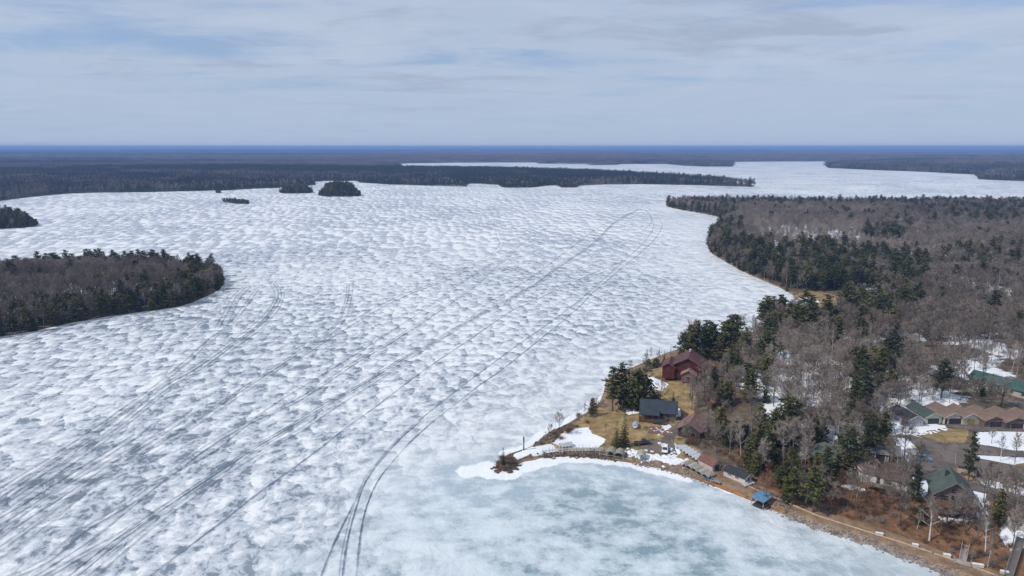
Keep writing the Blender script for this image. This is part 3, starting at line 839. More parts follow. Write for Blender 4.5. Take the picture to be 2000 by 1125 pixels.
# ------------------------------------------------------------------ trees: builders
def bark(col, col2, white=False):
    b = NB(new_mat('bark'))
    tc = b.n('ShaderNodeTexCoord').outputs['Object']
    n = b.noise(b.vmath('MULTIPLY', tc, (1, 1, .3)), 2.5, 4, .7)
    oi = b.n('ShaderNodeObjectInfo').outputs['Random']
    c = b.mix(b.smooth(n, .35, .65), col, col2)
    c = b.vmath('SCALE', c, None, b.math('ADD', .8, b.math('MULTIPLY', oi, .45)))
    return b.out(c, .9, .1)
def twigs(col, col2):
    b = NB(new_mat('twigs'))
    oi = b.n('ShaderNodeObjectInfo').outputs['Random']
    p = b.pos()
    c = b.mix(oi, col, col2)
    c = b.vmath('SCALE', c, None, b.math('MULTIPLY', b.smooth(b.noise(p, 1/38, 3, .6), .3, .7, .76, 1.2), b.smooth(b.noise(p, 1/260, 2, .5), .35, .65, .82, 1.15)))
    return b.out(c, .9, .1)
def needles(col, col2):
    b = NB(new_mat('needles'))
    oi = b.n('ShaderNodeObjectInfo').outputs['Random']
    tc = b.n('ShaderNodeTexCoord').outputs['Object']
    c = b.mix(oi, col, col2)
    c = b.vmath('SCALE', c, None, b.smooth(b.noise(tc, .9, 3, .7), .3, .7, .6, 1.45))
    return b.out(c, .65, .25)
BARK = bark((.075, .062, .055), (.17, .145, .13))
BARK_PALE = bark((.26, .23, .21), (.42, .39, .36))
BARK_BIRCH = bark((.62, .60, .57), (.38, .35, .33))
TWIG = twigs((.19, .155, .13), (.33, .28, .24))
TWIG_BRUSH = twigs((.15, .10, .07), (.22, .15, .10))
TWIG_RED = twigs((.17, .085, .055), (.24, .13, .085))
NEED = needles((.040, .047, .012), (.088, .088, .024))
NEED_DK = needles((.028, .035, .012), (.058, .064, .020))
NEED_OL = needles((.074, .074, .022), (.12, .110, .036))
LEAF_BR = needles((.19, .085, .035), (.28, .14, .06))

def rv(r, a=1.0): return Vector((r.uniform(-a, a), r.uniform(-a, a), r.uniform(-a, a)))
def tri_twig(V, F, p, d, L, wd, r):
    s = d.cross(rv(r)).normalized()*wd*.5
    n = len(V)
    V += [p-s, p+s, p+d*L]; F.append((n, n+1, n+2))
def bare_tree(seed, H=16, spread=.30, twig_w=.05, tw=1300, lean=.02, low=.32, upright=.55, forked=False):
    r = random.Random(seed)
    T = MB(); V = []; F = []
    # trunk with slight bends
    pts = []; x = y = 0
    n = 7
    for k in range(n+1):
        pts.append(Vector((x, y, H*.86*k/n - (.3 if k == 0 else 0))))
        x += r.gauss(lean, .03)*H/n*1.3; y += r.gauss(0, .03)*H/n*1.3
    r0 = H*.0125
    T.tube(pts, [r0*(1.25 if k == 0 else 1)*(1-.86*k/n) for k in range(n+1)], 6)
    def along(f):
        i = min(int(f*n), n-1); return pts[i].lerp(pts[i+1], f*n-i)
    prim = []
    NP = 17
    for k in range(NP):
        f = low + (1-low)*(k+.5*r.random())/NP
        f = min(f, .995)
        a = k*2.4 + r.uniform(-.5, .5)
        up = upright + .5*f + r.uniform(-.15, .2)
        d = Vector((math.cos(a), math.sin(a), up)).normalized()
        L = H*spread*(1.15-.75*f)*r.uniform(.75, 1.2)*1.35
        p = along(f); q = [p]
        dd = d.copy()
        for j in range(3):
            dd = (dd + rv(r, .22) + Vector((0, 0, .12))).normalized()
            q.append(q[-1]+dd*L/3)
        rr = r0*(1-.8*f)*.62
        T.tube(q, [rr, rr*.7, rr*.42, rr*.12], 3, cap=False)
        prim.append((q, L))
    sec = []
    for q, L in prim:
        for j in range(7):
            t = r.uniform(.2, 1.0)*3; i = min(int(t), 2)
            p = q[i].lerp(q[i+1], t-i)
            ax = (q[i+1]-q[i]).normalized()
            d = (ax + rv(r, .9) + Vector((0, 0, .25))).normalized()
            l2 = L*r.uniform(.25, .5)
            e = p+d*l2
            tri_twig(V, F, p, d, l2*1.05, .10, r)
            tri_twig(V, F, p, d, l2*1.05, .10, r)
            sec.append((p, d, l2))
    for k in range(tw):
        p, d, l2 = sec[k % len(sec)]
        o = p+d*l2*r.uniform(.15, 1.0)
        d2 = (d*.7 + rv(r, .9) + Vector((0, 0, .25))).normalized()
        tri_twig(V, F, o, d2, r.uniform(.5, 1.15)*H/16*1.15, twig_w*r.uniform(.7, 1.4), r)
    return T, (V, F)
def clump(V, F, c, size, flat, r, n=4):
    for _ in range(n):
        o = c + Vector((r.gauss(0, .5)*size, r.gauss(0, .5)*size, r.gauss(0, .35)*size*flat))
        a = rv(r).normalized(); a.z *= flat; a.normalize()
        b = a.cross(rv(r)).normalized(); b.z *= .5+flat
        s = size*r.uniform(.5, .95)
        k = len(V)
        V += [o-a*s*.8-b*s*.12, o-b*s*.42, o+a*s*.8+b*s*.1, o+b*s*.45]
        F.append((k, k+1, k+2, k+3))
def white_pine(seed, H=22, bare=.28, wide=.19, cl=11, density=1.0, shape=.8):
    r = random.Random(seed)
    T = MB(); V = []; F = []
    bend = [Vector((r.gauss(0, .006)*H*k/6, r.gauss(0, .006)*H*k/6, H*.97*k/6-(.3 if k == 0 else 0))) for k in range(7)]
    T.tube(bend, [H*.0135*(1.1-k/6) + .02 for k in range(7)], 6)
    z = H*bare
    lean = r.uniform(0, 6.28)
    while z < H*.985:
        t = (z/H-bare)/(1-bare)
        env = H*wide*((1-t)**shape*.9+.10)*(1.0 if t > .18 else .55+2.5*t)
        nl = r.choice((2, 3, 3, 4)) if t < .85 else 2
        a0 = r.uniform(0, 6.28)
        for j in range(nl):
            a = a0 + 6.283*j/nl + r.uniform(-.5, .5)
            L = env*r.uniform(.45, 1.25)*(1+.22*math.cos(a-lean))
            up = .05 + .5*t + r.uniform(-.1, .15)
            d = Vector((math.cos(a), math.sin(a), up)).normalized()
            i = min(int(z/H/.97*6), 5)
            p = bend[i].lerp(bend[i+1], min(z/H/.97*6-i, 1))
            e = p+d*L
            T.tube([p, e], [.06+.004*L, .02], 3, cap=False)
            m = max(2, int(cl*density*L/(H*wide)))
            for q in range(m):
                f = .35+.65*(q+r.random())/m
                c = p+d*L*f + Vector((r.gauss(0, .22)*L*.5, r.gauss(0, .22)*L*.5, r.uniform(-.1, .35)))
                clump(V, F, c, .62+.018*H, .42, r, 4)
        z += H*r.uniform(.026, .052)
    clump(V, F, bend[-1]+Vector((0, 0, .1)), .7, 1.2, r, 6)
    return T, (V, F)
def spruce(seed, H=14, wide=.2, bare=.05, droop=.25, cl=.8):
    r = random.Random(seed)
    T = MB(); V = []; F = []
    T.tube([(0, 0, -.3), (0, 0, H*.5), (0, 0, H*.98)], [H*.013, H*.008, .02], 6)
    z = H*bare+.3
    while z < H:
        t = z/H
        env = H*wide*(1-t)**.85*r.uniform(.85, 1.1)+.12
        nl = max(4, int(9*(1-t)+3))
        a0 = r.uniform(0, 6.28)
        for j in range(nl):
            a = a0+6.283*j/nl+r.uniform(-.2, .2)
            L = env*r.uniform(.72, 1.15)
            m = max(1, int(L/.62))
            for q in range(m):
                f = (q+.6+.3*r.random())/m
                c = Vector((math.cos(a)*L*f, math.sin(a)*L*f, z-droop*L*f+r.uniform(-.15, .15)))
                clump(V, F, c, cl*(.45+.5*(1-t)), .5, r, 2)
        z += max(.32, H*.034)
    clump(V, F, Vector((0, 0, H-.15)), .32, 2.5, r, 3)
    return T, (V, F)
def cedar(seed, H=11, wide=.22):
    """dense rounded evergreen that keeps its branches to the ground"""
    r = random.Random(seed)
    T = MB(); V = []; F = []
    T.tube([(0, 0, -.3), (0, 0, H*.85)], [H*.014, .03], 6)
    for k in range(190):
        t = r.random()**.85
        env = H*wide*(math.sin(math.pi*min(1, .22+.78*t))**.8)*(1.0)+.1
        a = r.uniform(0, 6.283); q = math.sqrt(r.uniform(.25, 1.0))
        c = Vector((math.cos(a)*env*q, math.sin(a)*env*q, .4+t*(H-.6)+r.uniform(-.3, .3)))
        clump(V, F, c, .95, .7, r, 3)
    return T, (V, F)
def oak_leafy(seed, H=10):
    r = random.Random(seed)
    T, (V, F) = bare_tree(seed, H, .36, .05, 500, low=.2)
    V = []; F = []
    for k in range(260):
        a = r.uniform(0, 6.283); e = r.uniform(-.6, 1.5); q = r.uniform(.4, 1)**.5
        c = Vector((math.cos(a)*math.cos(e)*H*.34*q, math.sin(a)*math.cos(e)*H*.34*q, H*.56+math.sin(e)*H*.40*q))
        clump(V, F, c, .45, .9, r, 3)
    return T, (V, F)
def shrub(seed, H=2.2):
    r = random.Random(seed)
    V = []; F = []
    for k in range(150):
        p = Vector((r.gauss(0, .35)*H*.5, r.gauss(0, .35)*H*.5, r.uniform(0, .3)*H))
        d = Vector((r.gauss(0, .45), r.gauss(0, .45), 1)).normalized()
        tri_twig(V, F, p, d, H*r.uniform(.3, .8), .07, r)
    return None, (V, F)
class Proto:
    def __init__(s, kind, T, crown, bm, cm, H):
        s.kind, s.H = kind, H
        V, F = crown
        s.crown = mesh_of('crown', V, F, cm)
        s.trunk = T.mesh('trunk', bm) if T else None
        if T:
            n = len(T.V)
            s.joint = mesh_of('tree', list(T.V)+list(V), list(T.F)+[tuple(i+n for i in f) for f in F], [bm, cm], [0]*len(T.F)+[1]*len(F))
        else: s.joint = s.crown
PR = {'bare': [], 'pine': [], 'spruce': [], 'cedar': [], 'birch': [], 'red': [], 'leafy': [], 'olive': [], 'shrub': []}
for k in range(8):
    PR['bare'].append(Proto('bare_tree', *bare_tree(100+k, 16, r_ := .24+.02*(k % 5), 0.06, 1900, low=.30+.04*(k % 4)), BARK_PALE if k in (2, 6) else BARK, TWIG, 16))
for k in range(3):
    PR['birch'].append(Proto('birch_tree', *bare_tree(140+k, 15, .19, .045, 900, lean=.05, low=.35, upright=.8), BARK_BIRCH, TWIG, 15))
for k in range(3):
    PR['red'].append(Proto('bare_tree', *bare_tree(150+k, 11, .30, .055, 1300, low=.15), BARK, TWIG_RED, 11))
for k in range(6):
    PR['pine'].append(Proto('pine_tree', *white_pine(200+k, 22, (.30, .22, .36, .15, .42, .26)[k], (.23, .26, .21, .25, .20, .26)[k], shape=(.8, .6, .7, .9, .55, .7)[k]), BARK, (NEED, NEED_DK)[k % 2], 22))
for k in range(3):
    PR['olive'].append(Proto('pine_tree', *white_pine(230+k, 18, .12, .21, 12, 1.1, .65), BARK, NEED_OL, 18))
for k in range(4):
    PR['spruce'].append(Proto('spruce_tree', *spruce(240+k, 14, (.2, .17, .23, .15)[k]), BARK, NEED_DK if k % 2 else NEED, 14))
for k in range(4):
    PR['cedar'].append(Proto('cedar_tree', *cedar(260+k, 11, (.2, .25, .17, .22)[k]), BARK, (NEED, NEED_DK, NEED_OL, NEED)[k], 11))
PR['leafy'].append(Proto('oak_tree', *oak_leafy(280), BARK, LEAF_BR, 10))
for k in range(3): PR['shrub'].append(Proto('shrub', *shrub(290+k), None, (TWIG_BRUSH, TWIG_RED, TWIG)[k], 2.2))
CAT = {'bare': 'tree', 'birch': 'tree', 'red': 'tree', 'pine': 'tree', 'olive': 'tree', 'spruce': 'tree', 'cedar': 'tree', 'leafy': 'tree', 'shrub': 'shrub'}

def plant(kind, var, x, y, z, H, rot, label, group=None, wide=1.0):
    p = PR[kind][var % len(PR[kind])]
    s = H/p.H
    o = thing(p.kind, (x, y, z), rot, label, CAT[kind], group)
    o.scale = (s*wide, s*wide, s)
    if p.trunk: link('trunk', p.trunk, o)
    link('crown', p.crown, o)
    return o

# ------------------------------------------------------------------ trees one can point at, by the pixel of their foot and of their top
def top_h(px, py, ty):
    """height that brings the top of something standing at a pixel up to row ty"""
    x, y, z = att(px, py)
    lo, hi = 0, 60
    for _ in range(40):
        m = (lo+hi)/2
        if to_px(x, y, z+m)[1] > ty: lo = m
        else: hi = m
    return x, y, z, lo
hero = [
 # foot px, foot py, top py, kind, variant, width factor, label
 (1196,803,716,'pine',0,1.0,'tall dark pine with a bare grey lower trunk at the lakeward edge of the point'),
 (1212,797,706,'pine',1,.95,'dark pine with layered limbs, second in the clump left of the grey roofed house'),
 (1228,797,703,'spruce',2,1.25,'tallest dense dark spruce in the clump left of the grey roofed house'),
 (1246,800,722,'cedar',0,1.15,'broad bushy evergreen in the middle of the clump left of the grey roofed house'),
 (1262,799,738,'cedar',1,1.2,'low broad evergreen touching the left end of the grey roofed house'),
 (1219,872,800,'spruce',0,.8,'tall narrow spruce on the lawn between the parking turnout and the snow'),
 (1204,874,822,'spruce',2,.95,'short full spruce beside a taller one on the tan lawn of the point'),
 (1157,812,779,'cedar',2,1.1,'small dark evergreen on the bank above the lake, apart from others'),
 (1140,817,783,'birch',0,1.0,'thin leaning bare birch on the lake bank of the point'),
 (1166,812,776,'bare',1,.7,'slim bare tree just right of the small bank evergreen'),
 (1289,783,735,'red',0,.9,'dark bare spreading tree on the snow behind the grey roofed house'),
 (1315,786,763,'spruce',1,1.1,'small young spruce alone on the tan slope below the red house'),
 (1093,850,803,'bare',3,1.0,'leafless bushy tree over the rocks near the tip of the point'),
 (1075,858,826,'red',1,1.1,'low grey brown leafless tree left of the bushy one by the point rocks'),
 (983,908,874,'spruce',3,1.0,'small lone spruce on the rocky tip of the point'),
 (997,906,884,'red',2,1.1,'small leafless tree beside the lone spruce on the rocky tip'),
 (1346,698,634,'pine',3,1.38,'dark pine just behind the ridge of the red house'),
 (1360,694,627,'pine',0,1.30,'pine with open limbs in the tall stand behind the red house'),
 (1379,693,624,'pine',1,1.23,'tallest pine of the left group behind the red house'),
 (1393,697,633,'pine',5,1.23,'pine at the right of the left group behind the red house'),
 (1425,699,613,'pine',4,1.81,'tall isolated pine with flat tiers and gaps, right of the red house'),
 (1413,702,640,'pine',2,1.30,'thinner pine leaning against the tall isolated one by the red house'),
 (1327,700,668,'spruce',0,1.0,'pointed evergreen at the left of the stand behind the red house'),
 (1297,714,683,'spruce',1,.9,'small spire shaped spruce left of the red house'),
 (1266,716,701,'cedar',3,1.5,'low dark evergreen bush left of the red house, nearest the lake'),
 (1281,719,700,'cedar',1,1.4,'low dark evergreen bush in the middle of the row left of the red house'),
 (1302,720,703,'cedar',0,1.3,'low dark evergreen bush touching the wall of the red house'),
 (1262,708,679,'birch',1,.7,'thin bare pole tree at the left end of the row by the red house'),
 (1271,707,676,'birch',2,.7,'thin bare pole tree second in the row by the red house'),
 (1287,707,682,'bare',4,.7,'thin reddish bare tree in the row left of the red house'),
 (1309,708,678,'birch',0,.6,'thin bare pole tree beside the left wall of the red house'),
 (1363,808,752,'bare',5,.8,'dense grey bare tree in front of the right wing of the red house'),
 (1392,775,715,'pine',1,.9,'broad dark pine hiding the end of the red house wing'),
 (1437,745,690,'pine',3,1.1,'broad green pine right of the red house wing'),
 (1404,800,740,'olive',0,.8,'olive green pine above the small orange roof'),
 (1420,790,745,'cedar',2,1.3,'rounded olive evergreen right of the small orange roof'),
 (1335,703,648,'pine',1,1.3,'leftmost pine of the dark stand behind the red house'),
 (1352,702,640,'olive',0,1.3,'olive green pine low in the middle of the stand behind the red house'),
 (1370,704,638,'pine',3,1.3,'bushy pine filling the middle of the stand behind the red house'),
 (1387,701,629,'pine',2,1.4,'tall pine between two others near the right of the stand behind the red house'),
 (1404,708,655,'olive',1,1.2,'short olive pine in the gap left of the tall isolated pine'),
 (1433,708,648,'pine',5,1.2,'lower pine tucked against the right of the tall isolated pine'),
 (1442,716,668,'cedar',2,1.4,'round evergreen right of the tall isolated pine'),
 (1498,678,618,'pine',1,1.45,'dark pine with swept tiers on the inner shore of the cove'),
 (1522,668,610,'pine',4,1.59,'tall pine over the inner shore of the cove, second from the lake'),
 (1545,662,611,'pine',0,1.45,'pine with a flat top over the inner shore of the cove'),
 (1480,690,650,'spruce',2,1.1,'shorter dense evergreen at the lake edge of the cove woods'),
 (1590,648,590,'pine',3,1.1,'broad pine at the head of the cove beside the beach'),
 (1612,640,600,'olive',1,1.0,'olive pine behind the broad one at the head of the cove'),
 (1650,632,551,'pine',2,1.25,'tallest dark pine behind the tan beach'),
 (1672,634,573,'pine',5,1.1,'dark pine right of the tallest one behind the tan beach'),
 (1690,640,582,'olive',2,1.1,'olive tinted pine right of the beach clearing'),
 (1730,650,590,'pine',1,1.1,'spreading pine in the woods right of the beach clearing'),
 (1838,778,700,'pine',1,1.2,'broad dark green pine standing behind the row of garages'),
 (1917,772,712,'spruce',1,1.0,'slender dark spruce behind the garage row near the long green roof'),
 (1661,842,731,'pine',3,1.0,'tall full pine left of the snowy clearing by the garages'),
 (1688,818,742,'olive',0,1.0,'green pine right of the tall one by the snowy clearing'),
 (1697,894,806,'pine',5,1.0,'tall full pine at the left edge of the asphalt lot'),
 (1720,890,802,'pine',0,.85,'tall pine with green tufts beside the asphalt lot snow heap'),
 (1891,941,842,'pine',3,.72,'narrow dark pine standing on the island of snow inside the lot'),
 (1785,985,905,'pine',1,.8,'dark pine over the bluff left of the big green roofed cottage'),
 (1792,972,935,'spruce',0,1.0,'young spruce close to the left wall of the green roofed cottage'),
 (1795,1024,985,'cedar',0,1.0,'green bushy evergreen on the bluff below the green roofed cottage'),
 (1947,1030,955,'olive',2,.9,'broad olive pine right of the green roofed cottage'),
 (1740,940,868,'bare',0,.5,'slender bare tree in front of the white house gable'),
 (1815,1056,962,'birch',2,1.3,'stout pale trunked bare tree on the bluff below the green roofed cottage'),
 (1791,1034,988,'birch',0,1.0,'thin white birch on the bluff below the green roofed cottage'),
 (1859,1036,965,'bare',1,.9,'leaning bare tree on the brown bluff right of the stout pale trunk'),
 (1924,1080,990,'birch',1,1.0,'pale bare tree on the bluff above the white boxes'),
 (1929,1107,1030,'birch',0,.7,'short white birch stem at the foot of the bluff by the stairs'),
 (1977,1040,960,'bare',2,.9,'bare tree beside the long dark ramp'),
 (1673,977,920,'birch',2,1.1,'pale straight bare tree on the bluff left of the white house'),
 (1637,925,872,'bare',2,.9,'bare tree with a pale trunk in front of the green hipped roof'),
 (1573,983,917,'birch',1,1.2,'white leaning birch in the evergreens above the path'),
 (1555,960,937,'birch',0,.9,'short white birch stem left of the leaning one above the path'),
 (1529,912,870,'birch',2,.8,'pale forked bare tree standing among the slope evergreens'),
 (1466,888,800,'birch',0,.5,'tall straight grey trunk among the slope evergreens'),
 (1425,888,820,'birch',1,.5,'straight pale trunk left of the tall grey one on the slope'),
 (1493,985,918,'red',1,1.35,'rust brown bare tree with a full fuzzy crown above the path'),
 (1745,985,945,'red',0,1.2,'low grey brown bare tree on the bluff below the white house'),
 (1770,806,765,'bare',6,.8,'leaning dark trunked bare tree on the snow behind the blue white garage'),
 (1756,805,740,'bare',7,1.2,'wide bare tree with a pinkish crown behind the blue white garage'),
 (1792,800,735,'bare',4,1.0,'bare tree rising behind the dark green garage roof'),
 (1936,866,838,'bare',3,1.2,'low forked bare tree on the snow right of the brown lawn'),
 (1953,900,845,'birch',1,.9,'slender bare tree at the edge of the lot road'),
 (1982,902,842,'bare',5,.9,'bare tree beside the slender one at the edge of the lot road'),
 (1700,800,765,'bare',0,1.1,'rounded grey bare tree left of the snowy clearing'),
 (1640,962,915,'red',2,.9,'reddish bare tree on the bluff left of the pale straight one'),
 (1368,905,862,'bare',6,.8,'bare tree with crooked pale limbs beside the brown roofed house'),
 (1340,872,818,'bare',7,.8,'crooked bare tree in front of the brown roofed house'),
 (1690,986,900,'bare',1,1.0,'tall bare tree directly in front of the white house gable'),
 (1727,993,915,'bare',5,1.0,'tall bare tree in front of the white house deck'),
 (1758,990,890,'bare',3,.8,'tall narrow bare tree at the right corner of the white house deck'),
 (1655,990,915,'bare',7,1.0,'grey bare tree left of the white house on the bluff edge'),
 (1622,1003,935,'bare',0,1.0,'bare tree at the right end of the slope evergreens'),
 (1602,985,905,'bare',2,.9,'pale trunked bare tree among the last slope evergreens'),
 (1885,1040,955,'bare',4,1.0,'bare tree in front of the right corner of the green roofed cottage'),
 (1908,1052,965,'bare',0,.9,'bare tree with spreading limbs right of the green roofed cottage'),
 (1958,1010,930,'bare',6,.9,'pale trunked bare tree beside the long cream building'),
 (1836,1046,985,'red',1,1.0,'small reddish bare tree below the raised deck of the green roofed cottage'),
 (1705,1010,960,'red',2,1.1,'low reddish bare tree halfway down the bluff'),
 (1670,1005,950,'red',0,1.1,'low brown bare tree near the path under the white house'),
 (1400,885,825,'bare',3,1.0,'grey bare tree on the orange slope above the stacked dock sections'),
]
made = {}
blocked = []
for fx, fy, ty, kind, var, wd, lab in hero:
    x, y, z, H = top_h(fx, fy, ty)
    plant(kind, var, x, y, z-.05, H, random.uniform(0, 6.28), lab, None, wd)
    blocked.append((x, y, 1.6))
    k = 'bare' if kind in ('bare', 'birch', 'red', 'leafy') else 'ever'
    made[k] = made.get(k, 0)+1
HERO_XY = np.array([(a, b) for a, b, c in blocked])

# ------------------------------------------------------------------ the woods
def scatter(poly, hf, space, dmin, seed, lim=None):
    lo, hi = poly.min(0), poly.max(0)
    if lim is not None: lo = np.maximum(lo, lim[0]); hi = np.minimum(hi, lim[1])
    gx, gy = np.meshgrid(np.arange(lo[0], hi[0], space), np.arange(lo[1], hi[1], space))
    P = np.stack([gx.ravel(), gy.ravel()], 1) + (np.random.default_rng(seed).random((gx.size, 2))-.5)*space*.95
    d = sdist(poly, P)
    m = d > dmin
    return P[m], d[m]
def in_view(P, z=8, mx=160, my=120):
    px, py = to_px(P[:, 0], P[:, 1], z)
    f = P[:, 1]*CP-(z-CAM_H)*SP
    return (f > 10) & (px > -mx) & (px < 2000+mx) & (py < 1125+my)
recs = []      # x, y, z, H, kind index, zone index
KINDS_ = ['bare', 'pine', 'olive', 'spruce', 'cedar', 'red', 'birch']
def push(P, z, H, kind, zone): recs.append(np.c_[P, z, H, kind, np.full(len(P), zone)])
R2 = np.random.default_rng(5)
clear = grass_polys + [lot_w, park_w, row_w, up_w] + [snow_w_polys[i] for i in (0, 1, 2, 3, 4, 5, 7, 8, 9, 10, 11, 12, 14)]
clear += [atts(p) for p in (
  [(1300,700),(1420,700),(1420,755),(1300,755)], [(1245,780),(1320,780),(1325,850),(1245,850)], [(1330,806),(1368,808),(1374,856),(1330,862)],
  [(1590,868),(1650,868),(1655,930),(1585,925)], [(1655,880),(1775,905),(1775,985),(1690,972),(1655,925)], [(1808,915),(1900,915),(1908,1025),(1808,1018)],
  [(1898,890),(2080,925),(2080,965),(1898,935)], [(1725,795),(2090,800),(2090,850),(1725,850)], [(1935,740),(2090,752),(2090,800),(1935,790)],
  [(1700,865),(1765,870),(1765,910),(1700,908)], [(1310,858),(1400,880),(1470,930),(1540,975),(1480,965),(1340,915),(1230,900),(1020,905),(1020,870),(1230,870)],
  [(1975,985),(2080,1000),(2080,1060),(1975,1050)], [(1380,780),(1404,780),(1404,802),(1380,802)], [(1120,815),(1250,800),(1260,870),(1110,880)], [(1255,835),(1320,828),(1320,870),(1255,870)], [(1110,740),(1300,722),(1354,748),(1354,862),(1300,870),(1100,890)], [(1545,596),(1648,596),(1648,634),(1560,640)], [(1550,568),(1720,566),(1720,600),(1550,600)], [(1720,822),(2100,826),(2100,985),(1900,965),(1760,925),(1735,870)],
  [(2000,1030),(2100,1030),(2000,1180),(1930,1180),(1975,1080)])]
def near_zone(px, py):
    """which stand of trees a foot pixel belongs to"""
    return np.select([py < 428, (py < 505), (py < 590), (py < 690), (py < 830) & (px < 1760), (py < 830), (px < 1600), (px < 1780)], [0, 1, 2, 3, 4, 5, 6, 7], 8)
ever_px = [([(1385,470),(1480,480),(1640,492),(1800,520),(1800,575),(1640,572),(1560,564),(1480,547),(1400,508)], .62),
           ([(1440,640),(1600,596),(1770,600),(1770,660),(1600,690),(1460,700)], .5),
           ([(1380,850),(1480,845),(1640,870),(1700,1000),(1600,1010),(1540,975),(1450,930),(1380,900)], .72),
           ([(1380,700),(1480,690),(1540,750),(1480,830),(1400,820)], .30),
           ([(1300,399),(2200,398),(2200,408),(1300,407)], .42),
           ([(1780,404),(2200,402),(2200,455),(1800,445)], .30),
           ([(1300,400),(1440,418),(1440,431),(1300,410)], .55),
           ([(1690,455),(1760,455),(1760,480),(1690,480)], .8),
           ([(1830,500),(2000,500),(2000,535),(1830,530)], .45),
           ([(1378,440),(1425,432),(1450,520),(1385,500)], .38),
           ([(1640,700),(1760,720),(1760,850),(1640,840)], .35)]
ever_w = [(ats(p, 4.0), q) for p, q in ever_px]
def woods_A():
    P, d = scatter(A, hA, 4.7, 1.2, 21, (np.array([-60, 140]), np.array([1300, 1320])))
    m = in_view(P, 8); P, d = P[m], d[m]
    z = hA(P, d)
    near = P[:, 1] < 360
    # open lower shore: no woods on the path or the bare point
    m = ~(near & (d < 10))
    x1 = X_bl0-14
    m &= ~(near & (P[:, 0] < x1) & (P[:, 1] < at(1300, 770)[1]) & (P[:, 0] < at(1330, 860)[0]))
    P, d, z = P[m], d[m], z[m]
    m = np.ones(len(P), bool)
    for c in clear: m &= sdist(c, P) < 1.2
    hd = np.full(len(P), 1e9)
    for h in HERO_XY: hd = np.minimum(hd, np.hypot(*(P-h).T))
    m &= hd > 3.4
    # the lake edge behind the red house is open between its tall pines
    op = sdist(ats([(1255,655),(1500,628),(1490,690),(1420,745),(1255,735)]), P)
    m &= ~((op > 0) & (R2.random(len(P)) < .88))
    # the inhabited strip is thinned
    th = (P[:, 1] < 300)
    m &= ~(th & (R2.random(len(P)) < .10))
    m &= ~((d < 26) & (P[:, 1] < 300) & (P[:, 0] > at(1600, 960)[0]) & (R2.random(len(P)) < .22))
    gap = fbm(P, 40, 2, 95)
    m &= ~((gap > .60) & (R2.random(len(P)) < .55))
    glade = np.exp(-((P-at(1590, 472))**2/np.array([85, 110])**2).sum(1))
    m &= R2.random(len(P)) > .80*glade
    P, d, z = P[m], d[m], z[m]
    # the slope above the path is thick with evergreens and bare trunks
    sp = ats([(1385,870),(1460,862),(1640,872),(1690,905),(1690,985),(1625,1003),(1540,972),(1462,925),(1400,905)], 4.0)
    Q, dq = scatter(sp, hA, 3.3, .5, 23)
    k_ = np.ones(len(Q), bool)
    for c in clear[-len(clear)+len(grass_polys):]: k_ &= sdist(c, Q) < .8
    for h in HERO_XY: k_ &= np.hypot(*(Q-h).T) > 2.6
    Q = Q[k_ & (R2.random(len(Q)) < .8)]; dQ = sdist(A, Q)
    e_ = R2.random(len(Q)) < .62; k2 = R2.random(len(Q))
    kq = np.where(e_, np.select([k2 < .22, k2 < .42, k2 < .52], [1, 2, 3], 4), np.select([k2 < .72, k2 < .86], [0, 6], 5))
    Hq = np.select([kq == 0, kq == 1, kq == 2, kq == 3, kq == 4, kq == 5], [12, 13, 10, 8.5, 7.5, 7], 13)*R2.uniform(.7, 1.2, len(Q))
    push(Q, hA(Q, dQ)-.1, Hq, kq, 6)
    # tall bare trees standing between the cottages
    cp = ats([(1500,800),(1600,930),(1690,1000),(1800,1050),(1960,1090),(1995,1000),(1890,930),(1760,870),(1700,790)], 5.0)
    Q, dq = scatter(cp, hA, 6.0, .5, 27)
    k_ = R2.random(len(Q)) < .62
    for c in (lot_w, park_w): k_ &= sdist(c, Q) < -1
    for a, b_, rr in ((1622,903,6.5), (1722,938,8), (1853,984,8), (1726,893,5.5), (1592,822,7), (1938,927,9)): k_ &= np.hypot(*(Q-att(a, b_)[:2]).T) > rr
    for h in HERO_XY: k_ &= np.hypot(*(Q-h).T) > 2.6
    dQ = sdist(A, Q); k_ &= dQ > 11
    Q, dQ = Q[k_], dQ[k_]
    push(Q, hA(Q, dQ)-.1, R2.uniform(10, 15, len(Q)), np.where(R2.random(len(Q)) < .82, 0, 6), 7)
    pe = np.full(len(P), .02) + .08*sstep(.58, .72, fbm(P, 55, 2, 97))
    pe = np.maximum(pe, .4*sstep(8, 3, d)*(P[:, 1] > 360))
    for w_, q in ever_w:
        s = sdist(w_, P); pe = np.maximum(pe, q*sstep(-6, 6, s+14*(fbm(P, 30, 2, 98)-.5)))
    u = R2.random(len(P)); ever = u < pe
    k = R2.random(len(P))
    kind = np.where(ever, np.select([k < .40, k < .72, k < .84], [1, 2, 3], 4), np.select([k < .87, k < .94], [0, 5], 6))
    H = np.select([kind == 0, kind == 1, kind == 2, kind == 3, kind == 4, kind == 5], [13.5, 18, 13, 12, 9.5, 8.5], 12.5)*R2.uniform(.72, 1.22, len(P))
    H = np.where(P[:, 1] < 300, H*.88, H)
    H = np.where((kind == 1) & (P[:, 1] > 420), H*.90, H)
    px, py = to_px(P[:, 0], P[:, 1], z)
    push(P, z-.1, H, kind, near_zone(px, py))
    zz = near_zone(px, py)
    recs[-1][:, 5] = zz
woods_A()
